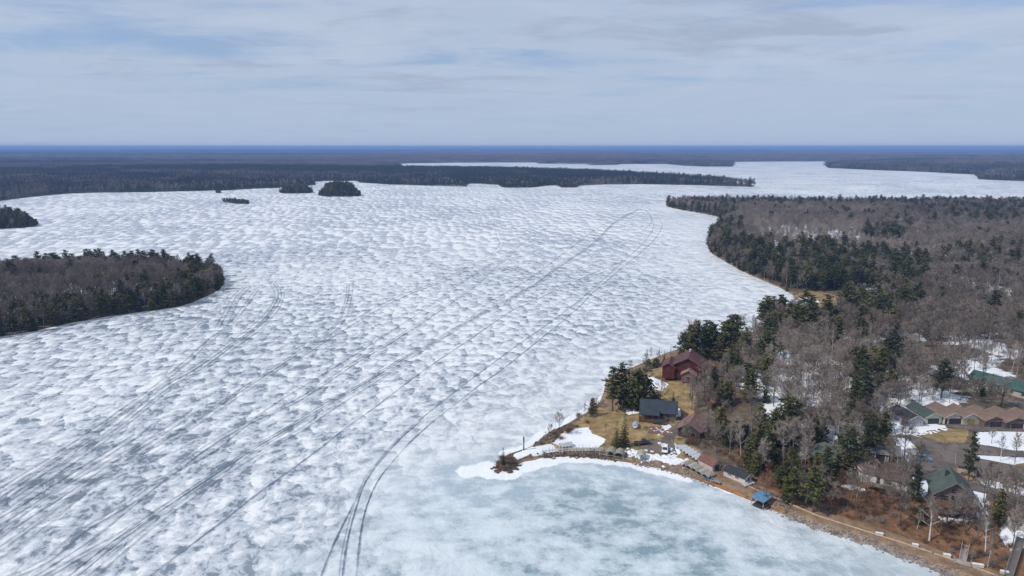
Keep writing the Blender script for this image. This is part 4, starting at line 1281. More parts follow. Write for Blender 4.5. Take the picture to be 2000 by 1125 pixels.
def woods_island(poly, hf, space, dmin, seed, zone, pe_edge, pe_in, edge, hs=1.0, dome=0):
    P, d = scatter(poly, hf, space, dmin, seed)
    m = in_view(P, 5); P, d = P[m], d[m]
    z = hf(P, d)
    pe = np.where(d < edge, pe_edge, pe_in)
    ever = R2.random(len(P)) < pe; k = R2.random(len(P))
    kind = np.where(ever, np.select([k < .14, k < .45, k < .53], [1, 2, 3], 4), np.select([k < .9, k < .95], [0, 5], 6))
    H = np.select([kind == 0, kind == 1, kind == 2, kind == 3, kind == 4, kind == 5], [12.5, 14.5, 12, 10.5, 11, 8], 12)*R2.uniform(.75, 1.2, len(P))*hs
    if dome: H = H*(.55+.75*sstep(0, dome, d))
    push(P, z-.1, H, kind, zone)
woods_island(B, hB, 4.8, .6, 31, 9, .66, .07, 22)
# ragged pines along the far side of the island
Pb, db = scatter(B, hB, 7.0, 1.0, 32)
bp = ats([(-100,528),(0,528),(350,524),(400,528),(425,540),(400,548),(350,543),(0,548),(-100,552)])
m = sdist(bp, Pb) > 0; Pb = Pb[m]; m = in_view(Pb, 5); Pb = Pb[m][R2.random(m.sum()) < .28]
push(Pb, hB(Pb), R2.uniform(15, 19, len(Pb)), np.full(len(Pb), 1), 9)
def shore_row(poly, hf, step, zone, pe, hs, cond=None):
    out = []
    for k in range(len(poly)):
        a, b = poly[k], poly[(k+1) % len(poly)]; L = np.linalg.norm(b-a)
        if L > 300: continue
        n = np.array([-(b-a)[1], (b-a)[0]])/max(L, 1e-6)
        for j in range(max(1, int(L/step+R2.random()))):
            out.append(a+(b-a)*R2.random()+n*.0)
    P = np.array(out); P = P + R2.normal(0, .5, P.shape)
    d = sdist(poly, P)
    m = (d > .15) & in_view(P, 5)
    if cond is not None: m &= cond(P)
    P, d = P[m], d[m]
    ever = R2.random(len(P)) < pe; k = R2.random(len(P))
    kind = np.where(ever, np.select([k < .15, k < .3, k < .45], [1, 2, 3], 4), np.select([k < .4, k < .9], [0, 5], 6))
    H = np.select([kind == 0, kind == 1, kind == 2, kind == 3, kind == 4, kind == 5], [10, 13, 10, 8, 7.5, 5], 10)*R2.uniform(.6, 1.2, len(P))*hs
    push(P, hf(P, d)-.1, H, kind, zone)
shore_row(B, hB, 1.15, 9, .85, .8)
shore_row(A, hA, 2.2, 2, .45, 1.0, lambda P: P[:, 1] > 470)
woods_island(Ci, hC, 5.0, .6, 33, 10, .75, .35, 30, 1.0, 12)
shore_row(Ci, hC, 2.2, 10, .8, 1.0); shore_row(G, hG, 2.2, 11, .9, .9); shore_row(Hh, hH, 3, 12, .8, .9)
woods_island(G, hG, 4.2, .5, 34, 11, .9, .9, 60, 1.08, 20)
woods_island(Hh, hH, 5.0, .5, 35, 12, .75, .6, 20, .95, 14)
woods_island(Ii, hIi, 4.2, .3, 36, 13, .75, .75, 20, .5)
woods_island(J, hJ, 4.0, .3, 37, 14, .8, .8, 20, .55)
# the wooded belt along the far shores
def belt():
    seg = Lp
    P, d = scatter(Lp, hL, 11.0, 1.0, 41, (np.array([-1800, 900]), np.array([2600, 3600])))
    m = (d < 70) & in_view(P, 5); P, d = P[m], d[m]
    m = ~((d > 28) & (R2.random(len(P)) < .35)); P, d = P[m], d[m]
    z = hL(P, d)
    g = fbm(P, 160, 2, 99)
    pe = np.clip(.55*sstep(45, 5, d) + 1.6*(g-.5) + .12, .05, .95)
    ever = R2.random(len(P)) < pe; k = R2.random(len(P))
    kind = np.where(ever, np.select([k < .45, k < .55, k < .72], [1, 2, 3], 4), 0)
    H = np.select([kind == 0, kind == 1, kind == 2, kind == 3], [14.5, 18, 14, 13], 12)*R2.uniform(.75, 1.25, len(P))
    push(P, z-.3, H, kind, 15)
belt()
T_ = np.vstack(recs)
dist_ = np.sqrt(T_[:, 0]**2+T_[:, 1]**2+(CAM_H-T_[:, 2])**2)
px_, py_ = to_px(T_[:, 0], T_[:, 1], T_[:, 2]+T_[:, 3]*.5)
seen = (px_ > 5) & (px_ < 1995) & (py_ < 1120)
app = np.where(seen, T_[:, 3]/dist_, 0)
isb = np.isin(T_[:, 4], (0, 5, 6))
ZN = ['on the far wooded point across the cove', 'in the grey woods behind the cove', 'in the stand behind the tan beach', 'in the woods at the head of the cove', 'in the woods behind the red house',
      'in the woods behind the garages', 'on the slope above the shore path', 'by the cottages above the bluff', 'around the asphalt lot and the bluff', 'on the large wooded island at the left edge', 'on the small island at the left edge',
      'on the round wooded island', 'on the flat islet beside the round island', 'on the low rocky islet', 'on the tiny islet', 'along the far shore']
ZN2 = ['in the far point', 'behind the cove', 'in the beach stand', 'in the cove head woods', 'in the middle woods', 'behind the garages', 'on the path slope', 'above the bluff', 'around the lot', 'on the big left island', 'on the small left island', 'on the round island', 'on the flat islet', 'on the rocky islet', 'on the tiny islet', 'along the far shore']
KN = {'bare': 'leafless grey brown tree', 'pine': 'dark green pine', 'olive': 'olive green bushy pine', 'spruce': 'dark pointed spruce', 'cedar': 'rounded dense dark evergreen',
      'red': 'low reddish leafless tree', 'birch': 'leafless tree with whitish trunk'}
single = np.zeros(len(T_), bool)
for mask, kk in ((isb, 'bare'), (~isb, 'ever')):
    idx = np.flatnonzero(mask & (app > 0))
    n = 300-made[kk]
    single[idx[np.argsort(-app[idx])[:n]]] = True
MEANH = {k: np.median(T_[single & (T_[:, 4] == k), 3]) if (single & (T_[:, 4] == k)).any() else 1 for k in range(7)}
POLY_OF = {9: B, 10: Ci, 11: G, 12: Hh, 13: Ii, 14: J}
def spot(x, y, zn):
    """where in its wood a tree stands"""
    d = float(sdist(POLY_OF.get(zn, A), [[x, y]])[0])
    if zn in POLY_OF: return ', at its ice edge' if d < 7 else ', in its middle'
    if d < 9: return ', close to the ice'
    best = min(((math.hypot(x-a, y-b), n) for a, b, n in MARKS), key=lambda t_: t_[0])
    return ', near '+best[1] if best[0] < 32 else ''
MARKS = [(*att(a, b)[:2], n) for a, b, n in [(1350,735,'the red house'), (1286,812,'the slate roofed house'), (1351,845,'the driveway cottage'), (1622,903,'the green hipped roof'), (1722,938,'the white house'), (1853,984,'the green cottage'),
         (1938,927,'the long cream building'), (1769,822,'the blue white garage'), (1843,817,'the cream garages'), (1963,826,'the dark garages'), (1979,762,'the long teal roof'), (1575,590,'the tan beach'), (1442,935,'the white cabin'), (1592,822,'the hidden brown roof'), (1726,893,'the asphalt lot'), (1650,632,'the beach pines'), (1735,785,'the snowy clearing'), (1392,794,'the orange roof')]]
for i in np.flatnonzero(single):
    x, y, z, H, k, zn = T_[i]; kd = KINDS_[int(k)]
    rel = H/MEANH[int(k)]
    size = 'short ' if rel < .88 else ('tall ' if rel > 1.08 else '')
    wd = random.uniform(.88, 1.15)*(1.3 if int(k) in (1, 2) else 1.0)
    px0 = to_px(x, y, z)
    lab = size+KN[kd]+' '+ZN[int(zn)]+spot(x, y, int(zn))
    if len(lab.split()) > 16: lab = size+KN[kd]+spot(x, y, int(zn))[1:]+' '+ZN2[int(zn)]
    plant(kd, random.randrange(20), x, y, z, H, random.uniform(0, 6.28), lab, lab, wd)

# the rest of the woods: instanced on points
def gn_forest(name, V, idx, rot, scl, objs, label):
    src = bpy.data.collections.new(name+'_sources')
    for k, me in enumerate(objs):
        o = bpy.data.objects.new('%s_source_%02d' % (name, k), me); src.objects.link(o)
    me = bpy.data.meshes.new(name)
    me.vertices.add(len(V)); me.vertices.foreach_set('co', np.ascontiguousarray(V, np.float32).ravel())
    me.attributes.new('pick', 'INT', 'POINT').data.foreach_set('value', np.asarray(idx, np.int32))
    me.attributes.new('turn', 'FLOAT', 'POINT').data.foreach_set('value', np.asarray(rot, np.float32))
    me.attributes.new('size', 'FLOAT_VECTOR', 'POINT').data.foreach_set('vector', np.ascontiguousarray(scl, np.float32).ravel())
    me.update()
    o = tag(link(name, me), label, kind='stuff')
    ng = bpy.data.node_groups.new(name, 'GeometryNodeTree')
    ng.interface.new_socket('Geometry', in_out='INPUT', socket_type='NodeSocketGeometry')
    ng.interface.new_socket('Geometry', in_out='OUTPUT', socket_type='NodeSocketGeometry')
    N, L = ng.nodes.new, ng.links.new
    gi, go = N('NodeGroupInput'), N('NodeGroupOutput')
    iop = N('GeometryNodeInstanceOnPoints'); ci = N('GeometryNodeCollectionInfo')
    ci.inputs['Collection'].default_value = src; ci.inputs['Separate Children'].default_value = True; ci.inputs['Reset Children'].default_value = True
    def na(nm, t):
        a = N('GeometryNodeInputNamedAttribute'); a.data_type = t; a.inputs['Name'].default_value = nm
        return a.outputs[0]
    cx = N('ShaderNodeCombineXYZ'); L(na('turn', 'FLOAT'), cx.inputs[2])
    L(gi.outputs[0], iop.inputs['Points']); L(ci.outputs[0], iop.inputs['Instance']); iop.inputs['Pick Instance'].default_value = True
    L(na('pick', 'INT'), iop.inputs['Instance Index']); L(na('size', 'FLOAT_VECTOR'), iop.inputs['Scale']); L(cx.outputs[0], iop.inputs['Rotation'])
    L(iop.outputs[0], go.inputs[0])
    md = o.modifiers.new('woods', 'NODES'); md.node_group = ng
    return o
def forest_from(mask, kinds, name, label):
    protos = []; first = {}
    for k in kinds:
        first[k] = len(protos); protos += PR[KINDS_[k]]
    q = T_[mask]
    r = np.random.default_rng(77)
    cnt = np.array([len(PR[KINDS_[int(k)]]) for k in q[:, 4]])
    idx = np.array([first[int(k)] for k in q[:, 4]]) + (r.random(len(q))*cnt).astype(int)
    s = q[:, 3]/np.array([protos[i].H for i in idx])
    wd = r.uniform(.85, 1.2, len(q))*np.where(np.isin(q[:, 4], (1, 2)), 1.3, 1.0)
    gn_forest(name, q[:, :3], idx, r.uniform(0, 6.28, len(q)), np.c_[s*wd, s*wd, s], [p.joint for p in protos], label)
forest_from(isb & ~single, (0, 5, 6), 'bare_woods', 'leafless grey brown woods covering the shores and islands')
forest_from(~isb & ~single, (1, 2, 3, 4), 'evergreen_woods', 'dark evergreens mixed into the woods of the shores and islands')

# the far forest: small stands repeated out to the horizon
def stand(seed, pe, W=60.0, sp=7.0):
    r = random.Random(seed)
    V = []; F = []; mi = []
    n = int(W/sp)
    for i in range(n):
        for j in range(n):
            x, y = (i+r.random())*sp-W/2, (j+r.random())*sp-W/2
            if r.random() < pe:
                H = r.uniform(11, 19); w0 = H*r.uniform(.13, .2)
                for k in range(16):
                    t = r.random()**.8
                    a = r.uniform(0, 6.28); q = w0*(1.05-t)*r.uniform(.5, 1)
                    c = Vector((x+math.cos(a)*q, y+math.sin(a)*q, 2+t*(H-2)))
                    d = Vector((math.cos(a), math.sin(a), -.3)); s = Vector((-math.sin(a), math.cos(a), r.uniform(-.3, .3)))
                    L = 1.0+1.6*(1-t); m = len(V)
                    V += [c-s*L*.6, c+d*L*.8, c+s*L*.6, c-d*L*.4+Vector((0, 0, L*.9))]; F += [(m, m+1, m+2, m+3)]; mi.append(1)
            else:
                H = r.uniform(10, 15.5); w0 = H*r.uniform(.2, .3)
                for k in range(30):
                    a = r.uniform(0, 6.28); e = r.uniform(-.5, 1.5); q = r.uniform(.4, 1)
                    c = Vector((x+math.cos(a)*math.cos(e)*w0*q, y+math.sin(a)*math.cos(e)*w0*q, H*.6+math.sin(e)*H*.4*q))
                    d = Vector((math.cos(a)*.6, math.sin(a)*.6, .9)).normalized()
                    s = d.cross(rv(r)).normalized()*r.uniform(.12, .3); L = r.uniform(1.2, 2.6); m = len(V)
                    V += [c-s, c+s, c+d*L]; F.append((m, m+1, m+2)); mi.append(0)
    return mesh_of('stand', V, F, [TWIG_FAR, NEED_FAR], mi)
TWIG_FAR = twigs((.15, .115, .10), (.24, .19, .17))
NEED_FAR = needles((.012, .018, .012), (.026, .034, .018))
stands = [stand(300+k, (.02, .06, .22, .6, .95)[k % 5]) for k in range(10)]
def far_forest():
    r = np.random.default_rng(55)
    out = []
    for sp, r0, r1, sc in ((52, 900, 5200, 1.0), (120, 5200, 9500, 2.3), (300, 9500, 22000, 5.6)):
        lim = (np.array([-.95*r1, 900]), np.array([.95*r1, r1]))
        P, d = scatter(Lp, hL, sp, 22*min(sc, 1.5) if sc < 2 else 35, 61, lim)
        rr = np.hypot(*P.T)
        m = (rr >= r0) & (rr < r1) & (np.abs(np.arctan2(P[:, 0], P[:, 1])) < R(41)) & (P[:, 1] > 0)
        P, d = P[m], d[m]
        z = hL(P, d)
        g = fbm(P*np.array([.35, 1.0]), 700, 3, 101)*.6 + fbm(P*np.array([.3, 1.]), 2600, 2, 103)*.4
        lev = np.clip(np.digitize(g + r.normal(0, .03, len(P)), (.46, .50, .535, .575)), 0, 4)
        idx = lev + 5*(r.random(len(P)) < .5)
        out.append(np.c_[P, z-.5, idx, np.full(len(P), sc)])
    q = np.vstack(out)
    gn_forest('far_forest', q[:, :3], q[:, 3].astype(int), r.uniform(0, 6.28, len(q)), np.c_[q[:, 4], q[:, 4], np.where(q[:, 4] > 2, 1.15, 1.0)], stands, 'distant brown and dark green forest reaching to the horizon')
    print('FAR', len(q), 'TREES', len(T_))
far_forest()
# brush on the bluff and along the point
def brush():
    r = np.random.default_rng(66)
    P, d = scatter(A, hA, 2.0, 8.8, 67, (np.array([X_bl0-25, 120]), np.array([260, 300])))
    m = (d < 30) & in_view(P, 2) & (r.random(len(P)) < .8)
    for c in clear: m &= sdist(c, P) < .5
    P, d = P[m], d[m]
    Q = np.vstack([np.array([att(a, b)[:2] for a, b in [(1055+5*k, 868-2.3*k) for k in range(17)]]) + r.normal(0, 1.3, (17, 2)), att(990, 905)[:2]+r.normal(0, 2.2, (14, 2)), att(1150, 805)[:2]+r.normal(0, 4, (10, 2))])
    P = np.vstack([P, Q])
    s = r.uniform(.4, 1.25, len(P))
    gn_forest('undergrowth', np.c_[P, hA(P)-.05], (r.random(len(P))*3).astype(int), r.uniform(0, 6.28, len(P)), np.c_[s*1.2, s*1.2, s*.9], [p.joint for p in PR['shrub']], 'rust brown leafless brush on the bluff and the point')
brush()
# ------------------------------------------------------------------ buildings
WHITE_TRIM = plain((.62, .61, .58), .6)
DARK_TRIM = plain((.05, .045, .04), .6)
WOOD_GREY = plain((.27, .235, .205), .85, .15, var=.3)
WOOD_BROWN = plain((.15, .085, .05), .85, .15, var=.3)
CONC = plain((.36, .34, .32), .9, .15)
GALV = plain((.42, .44, .46), .45, .5, .4)
RUBBER = plain((.018, .018, .019), .8, .2)
def glass():
    b = NB(new_mat('window_glass'))
    tc = b.n('ShaderNodeTexCoord').outputs['Object']
    c = b.mix(b.noise(tc, .8, 2), (.012, .015, .02), (.05, .055, .06))
    return b.out(c, .08, .6)
GLASS = glass()
def side_frame(side, L, W):
    """origin, along, outward of a wall in the wing's own frame"""
    return {'F': (Vector((0, -W/2, 0)), Vector((1, 0, 0)), Vector((0, -1, 0))), 'B': (Vector((0, W/2, 0)), Vector((-1, 0, 0)), Vector((0, 1, 0))),
            'L': (Vector((-L/2, 0, 0)), Vector((0, -1, 0)), Vector((-1, 0, 0))), 'R': (Vector((L/2, 0, 0)), Vector((0, 1, 0)), Vector((1, 0, 0)))}[side]
def panel(o, a, n, u, z, w, h, d0, d1):
    """a box on a wall: centred at u along the wall, from height z"""
    p = [o+a*(u+s*w/2)+n*d for d in (d0, d1) for s in (-1, 1)]
    q = [p[0], p[1], p[3], p[2]]
    m = MB(); m.hexa([v+Vector((0, 0, z)) for v in q], [v+Vector((0, 0, z+h)) for v in q])
    return m
def xf(parts, cx, cy, z0, rot):
    M = Matrix.Translation((cx, cy, z0)) @ Matrix.Rotation(rot, 4, 'Z')
    for m in parts: m.V = [tuple(M @ Vector(v)) for v in m.V]
def wing(root, L, W, hw, rise, wall, roof, cx=0, cy=0, z0=0, rot=0, over=.45, wins=(), doors=(), trim=WHITE_TRIM, roof_t=.16, hip=0.0, chimney=None, found=.5, chimney_mat=None):
    """one gabled volume with its ridge along its own x; everything becomes a part of root"""
    w_ = MB()
    if hip:
        w_.box(-L/2, L/2, -W/2, W/2, -found, hw)
    else:
        prof = [(-W/2, -found), (W/2, -found), (W/2, hw), (0, hw+rise), (-W/2, hw)]
        V = [(-L/2, y, z) for y, z in prof]+[(L/2, y, z) for y, z in prof]
        w_.add(V, [(0,1,2,3,4), (9,8,7,6,5)]+[(k, (k+1) % 5, 5+(k+1) % 5, 5+k) for k in range(5)])
    r_ = MB()
    sl = rise/(W/2); e = over; lx = L/2+over
    rx = lx - (W/2*hip if hip else 0)
    t = roof_t
    z_e, z_r = hw-sl*e+.03, hw+rise+.03
    for s in (-1, 1):
        lo = [(-lx, s*(W/2+e), z_e), (lx, s*(W/2+e), z_e), (rx, 0.0, z_r), (-rx, 0.0, z_r)]
        r_.hexa(lo, [(x, y, z+t) for x, y, z in lo])
    if hip:
        for s in (-1, 1):
            lo = [(s*lx, -(W/2+e), z_e+.004), (s*lx, W/2+e, z_e+.004), (s*rx, .02, z_r), (s*rx, -.02, z_r)]
            r_.hexa(lo, [(x, y, z+t) for x, y, z in lo])
    cap = MB(); cap.prism([(-.18, z_r+t-.06), (.18, z_r+t-.06), (0, z_r+t+.07)], -rx, rx)
    cap.V = [(y, x, z) for x, y, z in cap.V]
    todo = [(w_, 'wall', wall, None), (r_, 'roof', roof, None)]
    # barge boards on the gable ends
    if not hip:
        for s in (-1, 1):
            for k in (-1, 1):
                f = MB()
                a = [(s*(lx+.005), k*(W/2+e), z_e-.08), (s*(lx+.05), k*(W/2+e), z_e-.08), (s*(lx+.05), 0, z_r-.08), (s*(lx+.005), 0, z_r-.08)]
                f.hexa(a, [(x, y, z+.24) for x, y, z in a])
                todo.append((f, 'barge_board', trim, None))
    for side, u, z, w, h in wins:
        o, a, n = side_frame(side, L, W)
        fr = MB()
        for (du, dz, ww, hh) in ((-w/2, 0, .1, h), (w/2, 0, .1, h), (0, 0, w, .1), (0, h-.1, w, .1), (0, h*.5, w, .06)):
            m = panel(o, a, n, u+du, z+dz, ww, hh, -.02, .07); fr.add(m.V, m.F)
        todo.append((fr, 'window', trim, None))
        todo.append((panel(o, a, n, u, z+.04, w, h-.08, -.02, .03), 'pane', GLASS, len(todo)-1))
    for side, u, z, w, h, mat in doors:
        o, a, n = side_frame(side, L, W)
        todo.append((panel(o, a, n, u, z-.05, w, h, -.02, .05), 'door', mat, None))
        di = len(todo)-1
        fr = MB()
        for (du, dz, ww, hh) in ((-w/2-.06, -.05, .14, h+.15), (w/2+.06, -.05, .14, h+.15), (0, h-.05, w, .15)):
            m = panel(o, a, n, u+du, z+dz, ww, hh, -.02, .09); fr.add(m.V, m.F)
        todo.append((fr, 'frame', trim, di))
        if w > 2:
            g = MB()
            for k in range(1, 4):
                m = panel(o, a, n, u, z+h*k/4-.03, w-.15, .03, .045, .065); g.add(m.V, m.F)
            todo.append((g, 'rail', DARK_TRIM, di))
    todo.append((cap, 'ridge_cap', roof, None))
    if chimney:
        x, y, hh = chimney
        c = MB(); c.box(x-.35, x+.35, y-.35, y+.35, hw, hw+rise+hh); c.box(x-.43, x+.43, y-.43, y+.43, hw+rise+hh, hw+rise+hh+.15)
        todo.append((c, 'chimney', chimney_mat or CONC, None))
    xf([t_[0] for t_ in todo], cx, cy, z0, rot)
    objs = []
    for m, nm, mt, par in todo:
        objs.append(m.build(nm, mt, objs[par] if par is not None else root))
    return objs
def building(name, px, py, rz, label, cat='house', group=None, dz=0.0):
    x, y, z = att(px, py)
    return thing(name, (x, y, z+dz), R(rz), label, cat, group)
def deck(root, x0, x1, y0, y1, z, rail=True, mat=WOOD_GREY, posts=True, rail_mat=None):
    m = MB()
    n = max(2, int((y1-y0)/.3))
    for k in range(n): m.box(x0, x1, y0+(y1-y0)*k/n+.01, y0+(y1-y0)*(k+1)/n-.01, z-.08, z)
    m.build('deck', mat, root)
    if posts:
        f = MB()
        for x in np.linspace(x0+.1, x1-.1, 4): f.box(x-.08, x+.08, y0+.1, y0+.26, -1.6, z-.09)
        f.box(x0, x1, y0+.02, y0+.1, z-.34, z-.09)
        f.build('support', mat, root)
    if rail:
        f = MB(); rm = rail_mat or mat
        for x in np.linspace(x0, x1, max(3, int((x1-x0)/1.6))): f.box(x-.05, x+.05, y0-.05, y0+.05, z, z+1.0)
        for h in (.25, .6, 1.0): f.box(x0-.05, x1+.05, y0-.035, y0+.035, z+h-.04, z+h+.04)
        for x in (x0, x1):
            for h in (.25, .6, 1.0): f.box(x-.035, x+.035, y0, y1, z+h-.035, z+h+.035)
        f.build('railing', rm, root)

ROOF_SLATE = roofing((.034, .044, .058)); ROOF_RED = roofing((.105, .048, .045)); ROOF_BROWN = roofing((.155, .092, .072)); ROOF_DK = roofing((.085, .052, .045))
ROOF_GREEN = roofing((.075, .093, .08)); ROOF_TEAL = roofing((.035, .085, .075), 3, .5, .4); ROOF_BLACK = roofing((.03, .033, .04)); ROOF_PINK = roofing((.20, .115, .10))
ROOF_DKGREEN = roofing((.055, .075, .07)); ROOF_GREY = roofing((.16, .155, .15)); ROOF_TAN = roofing((.175, .12, .095))

# red house on the rise
h = building('house', 1345, 731, 70, 'large dark red house with reddish brown gabled roofs on the rise above the point')
RED = siding((.088, .019, .017), .3, True)
wing(h, 12, 13, 5.2, 3.7, RED, ROOF_RED, wins=[('L', -3.2, .8, 1.6, 1.5), ('L', 3.6, .9, 1.4, 1.4), ('L', 0, 4.9, 1.6, 1.4), ('F', 0, 1, 1.5, 1.4), ('B', 0, 1, 1.5, 1.4)], trim=plain((.16, .09, .08)), over=.7, chimney=(3.5, .2, .9), chimney_mat=plain((.5, .48, .46)))
wing(h, 9, 5, 4.6, 1.7, RED, ROOF_RED, cx=-2.5, cy=7.6, rot=0, trim=plain((.16, .09, .08)), wins=[('L', 0, 2.9, 1.2, 1.2)], over=.5)
wing(h, 3.6, 5.5, 3.0, 1.7, siding((.20, .12, .10), .25), roofing((.27, .17, .15)), cx=-7.6, cy=-.8, trim=plain((.36, .27, .25)), doors=[('L', 0, 0, 1.8, 2.1, GLASS)], over=.5)
wing(h, 10, 7.5, 2.9, 1.9, siding((.40, .415, .41), .25), ROOF_RED, cx=-1.2, cy=-12.3, rot=R(90), trim=plain((.16, .09, .08)), wins=[('R', 0, .9, 1.1, 1.2), ('F', -2, .9, 1.5, 1.2)], over=.6)

# slate roofed house on the point
h = building('house', 1286, 810, -13, 'low house with slate blue gabled roof and dark porch on the lawn of the point')
BRN = siding((.20, .135, .105), .22)
wing(h, 12.5, 8.0, 2.7, 2.9, BRN, ROOF_SLATE, wins=[('F', 3.6, .9, 1.5, 1.2), ('F', 1.2, .9, 1.2, 1.2), ('R', 0, 1, 1.4, 1.2), ('R', -2.3, 1, .9, 1.1)], doors=[('F', -.6, 0, .95, 2.05, DARK_TRIM)], over=.6, trim=plain((.12, .10, .09)))
wing(h, 7.0, 5.2, 2.7, 2.3, BRN, ROOF_SLATE, cx=-1.6, cy=4.5, rot=R(90), over=.5, trim=plain((.12, .10, .09)))
m = MB(); a = [(-6.9, -7.3, 2.35), (.4, -7.3, 2.35), (.4, -3.9, 3.2), (-6.9, -3.9, 3.2)]; m.hexa(a, [(x, y, z+.14) for x, y, z in a]); m.build('porch_roof', ROOF_SLATE, h)
m = MB()
for x in (-6.6, -4.3, -2, .1): m.box(x-.08, x+.08, -7.15, -6.99, -.4, 2.42)
m.build('porch_post', WOOD_BROWN, h)
deck(h, -6.8, 3.0, -7.9, -4.02, .35, True, WOOD_BROWN)
# brown house at the driveway
h = building('cottage', 1351, 846, 62, 'dark walled cottage with a pinkish brown gable roof at the top of the driveway', 'house')
wing(h, 9, 7.5, 3.0, 2.4, siding((.075, .055, .045), .22), ROOF_PINK, wins=[('L', -1.6, .9, 1.2, 1.2), ('B', 0, .9, 1.6, 1.2), ('B', -2.6, .9, 1, 1.2)], doors=[('L', 1.4, 0, 1.6, 2.1, GLASS)], over=.6, trim=plain((.2, .15, .13)))
# orange roofed shed
h = building('shed', 1392, 794, 20, 'tiny shed with a bright orange roof between evergreens', 'shed')
wing(h, 3.0, 2.6, 2.0, 1.1, siding((.30, .2, .14), .2), roofing((.50, .19, .085), 3), over=.3, trim=WOOD_BROWN, doors=[('F', 0, 0, .9, 1.8, WOOD_BROWN)])
# brown roof deep in the trees
h = building('cottage', 1592, 822, -8, 'brown roofed cottage half hidden in trees left of the snowy clearing', 'house')
wing(h, 11, 7, 2.7, 2.2, siding((.14, .11, .09), .22), ROOF_TAN, wins=[('F', 2, .9, 1.4, 1.2), ('F', -2, .9, 1.4, 1.2)], over=.5, trim=DARK_TRIM)
# green hipped house
h = building('cottage', 1622, 903, -32, 'cottage with a dull green hipped roof among trees above the slope', 'house')
wing(h, 10.5, 8.5, 2.8, 2.9, siding((.08, .062, .055), .22), ROOF_GREEN, hip=.75, wins=[('F', 2.2, .9, 1.4, 1.2), ('F', -2, .9, 1.4, 1.2), ('R', 0, .9, 1.8, 1.3)], over=.7, trim=DARK_TRIM)
# white house
h = building('house', 1722, 938, -38, 'cream white house with dark brown roof and a front deck over the bluff')
WH = siding((.60, .58, .52), .2)
wing(h, 12.0, 7.0, 2.7, 1.9, WH, ROOF_DK, cx=1.0, cy=.3, wins=[('F', 1.0, .7, 1.9, 1.5), ('F', 3.9, .9, 1.3, 1.2), ('R', 0, .9, 1.3, 1.2)], doors=[('F', -1.4, 0, .95, 2.05, GLASS)], over=.5)
wing(h, 8.0, 5.0, 2.7, 1.7, WH, ROOF_TAN, cx=-5.2, cy=1.2, rot=R(68), wins=[('L', .2, 1.0, 1.1, 1.1), ('F', .5, 1, 1, 1.1)], over=.45)
deck(h, -3.0, 7.5, -6.2, -3.5, .3, True, WOOD_BROWN, rail_mat=plain((.5, .47, .43)))
# grey roofed house by the lot
h = building('garage', 1726, 893, -22, 'grey roofed garage with a front painted dark for shade beside the asphalt lot', 'garage')
wing(h, 7.6, 6.5, 2.4, 1.7, siding((.22, .2, .19), .22), ROOF_GREY, doors=[('F', -1.4, 0, 2.6, 2.1, DARK_TRIM), ('F', 2.0, 0, 2.4, 2.1, DARK_TRIM)], over=.4)  # both dark panels imitate the shade in the front
# big green cottage
h = building('cottage', 1853, 984, 68, 'tall two storey cottage with steep mossy green roof and a raised front deck', 'house')
GB = siding((.175, .14, .115), .22)
wing(h, 9.0, 8.6, 4.9, 3.6, GB, ROOF_GREEN, wins=[('L', -2.2, 2.9, 1.7, 1.5), ('L', 2.2, 2.9, 1.7, 1.5), ('L', 0, 5.2, 1.5, 1.3), ('F', 1.5, 2.9, 1.2, 1.2), ('B', 0, 2.9, 1.2, 1.2), ('B', -2.5, 2.9, 1.0, 1.2)], doors=[('L', .1, 2.6, 1.6, 2.1, GLASS), ('L', -2, 0, 2.6, 2.0, DARK_TRIM)], over=.9, trim=plain((.2, .16, .14)), chimney=(1, 1.2, .4), chimney_mat=DARK_TRIM)
q = bpy.data.objects.new('deck_frame', None)
bpy.data.objects.remove(q)
m = MB()
for k in range(9): m.box(-7.6+.34*k, -7.6+.34*k+.31, -5.6, 5.2, 2.42, 2.5)
m.build('deck', WOOD_BROWN, h)
m = MB()
for y in (-5.4, -2, 1.5, 5.0):
    m.box(-7.5, -7.32, y-.09, y+.09, -1.8, 2.42)
    m.box(-7.57, -7.47, y-.05, y+.05, 2.5, 3.5)
for z in (2.8, 3.15, 3.5): m.box(-7.55, -7.49, -5.6, 5.2, z-.05, z+.03)
m.build('railing', WOOD_BROWN, h)
# long low building on the right
h = building('garage_row', 1938, 927, -31, 'long low cream building with a grey brown roof right of the narrow pine', 'garage')
wing(h, 17.5, 7.5, 2.5, 1.5, siding((.50, .39, .33), .25), roofing((.115, .095, .088)), doors=[('F', -2.6, 0, 2.8, 2.1, DARK_TRIM), ('F', 1.3, 0, 2.2, 2.0, plain((.42, .33, .29))), ('F', -6, 0, 2.4, 2.1, plain((.45, .37, .33)))], wins=[('F', 4.2, 1, 1.3, 1.0), ('R', 0, 1, 1.4, 1.1), ('F', 6.6, 1, 1.2, 1.0)], over=.6, trim=plain((.45, .38, .33)))  # the dark panel stands for the shaded inside of a garage opening
# house cut by the right edge
h = building('house', 2004, 1022, -14, 'white walled house with a brown roof cut off by the right edge of the picture')
wing(h, 10, 7, 2.6, 1.8, siding((.62, .60, .56), .2), ROOF_TAN, wins=[('F', -3.2, .8, 1.6, 1.3), ('F', -.8, .9, 1.2, 1.2), ('L', 0, .9, 1.2, 1.2)], over=.5)
# long teal roof
h = building('lodge', 1984, 768, -58, 'long building with a dark teal green metal roof behind bare trees at the right', 'house')
wing(h, 30, 8.5, 2.8, 2.2, siding((.42, .40, .35), .25), ROOF_TEAL, wins=[('F', -12+4*k, .9, 1.3, 1.2) for k in range(7)], over=.6, trim=plain((.30, .28, .25)))
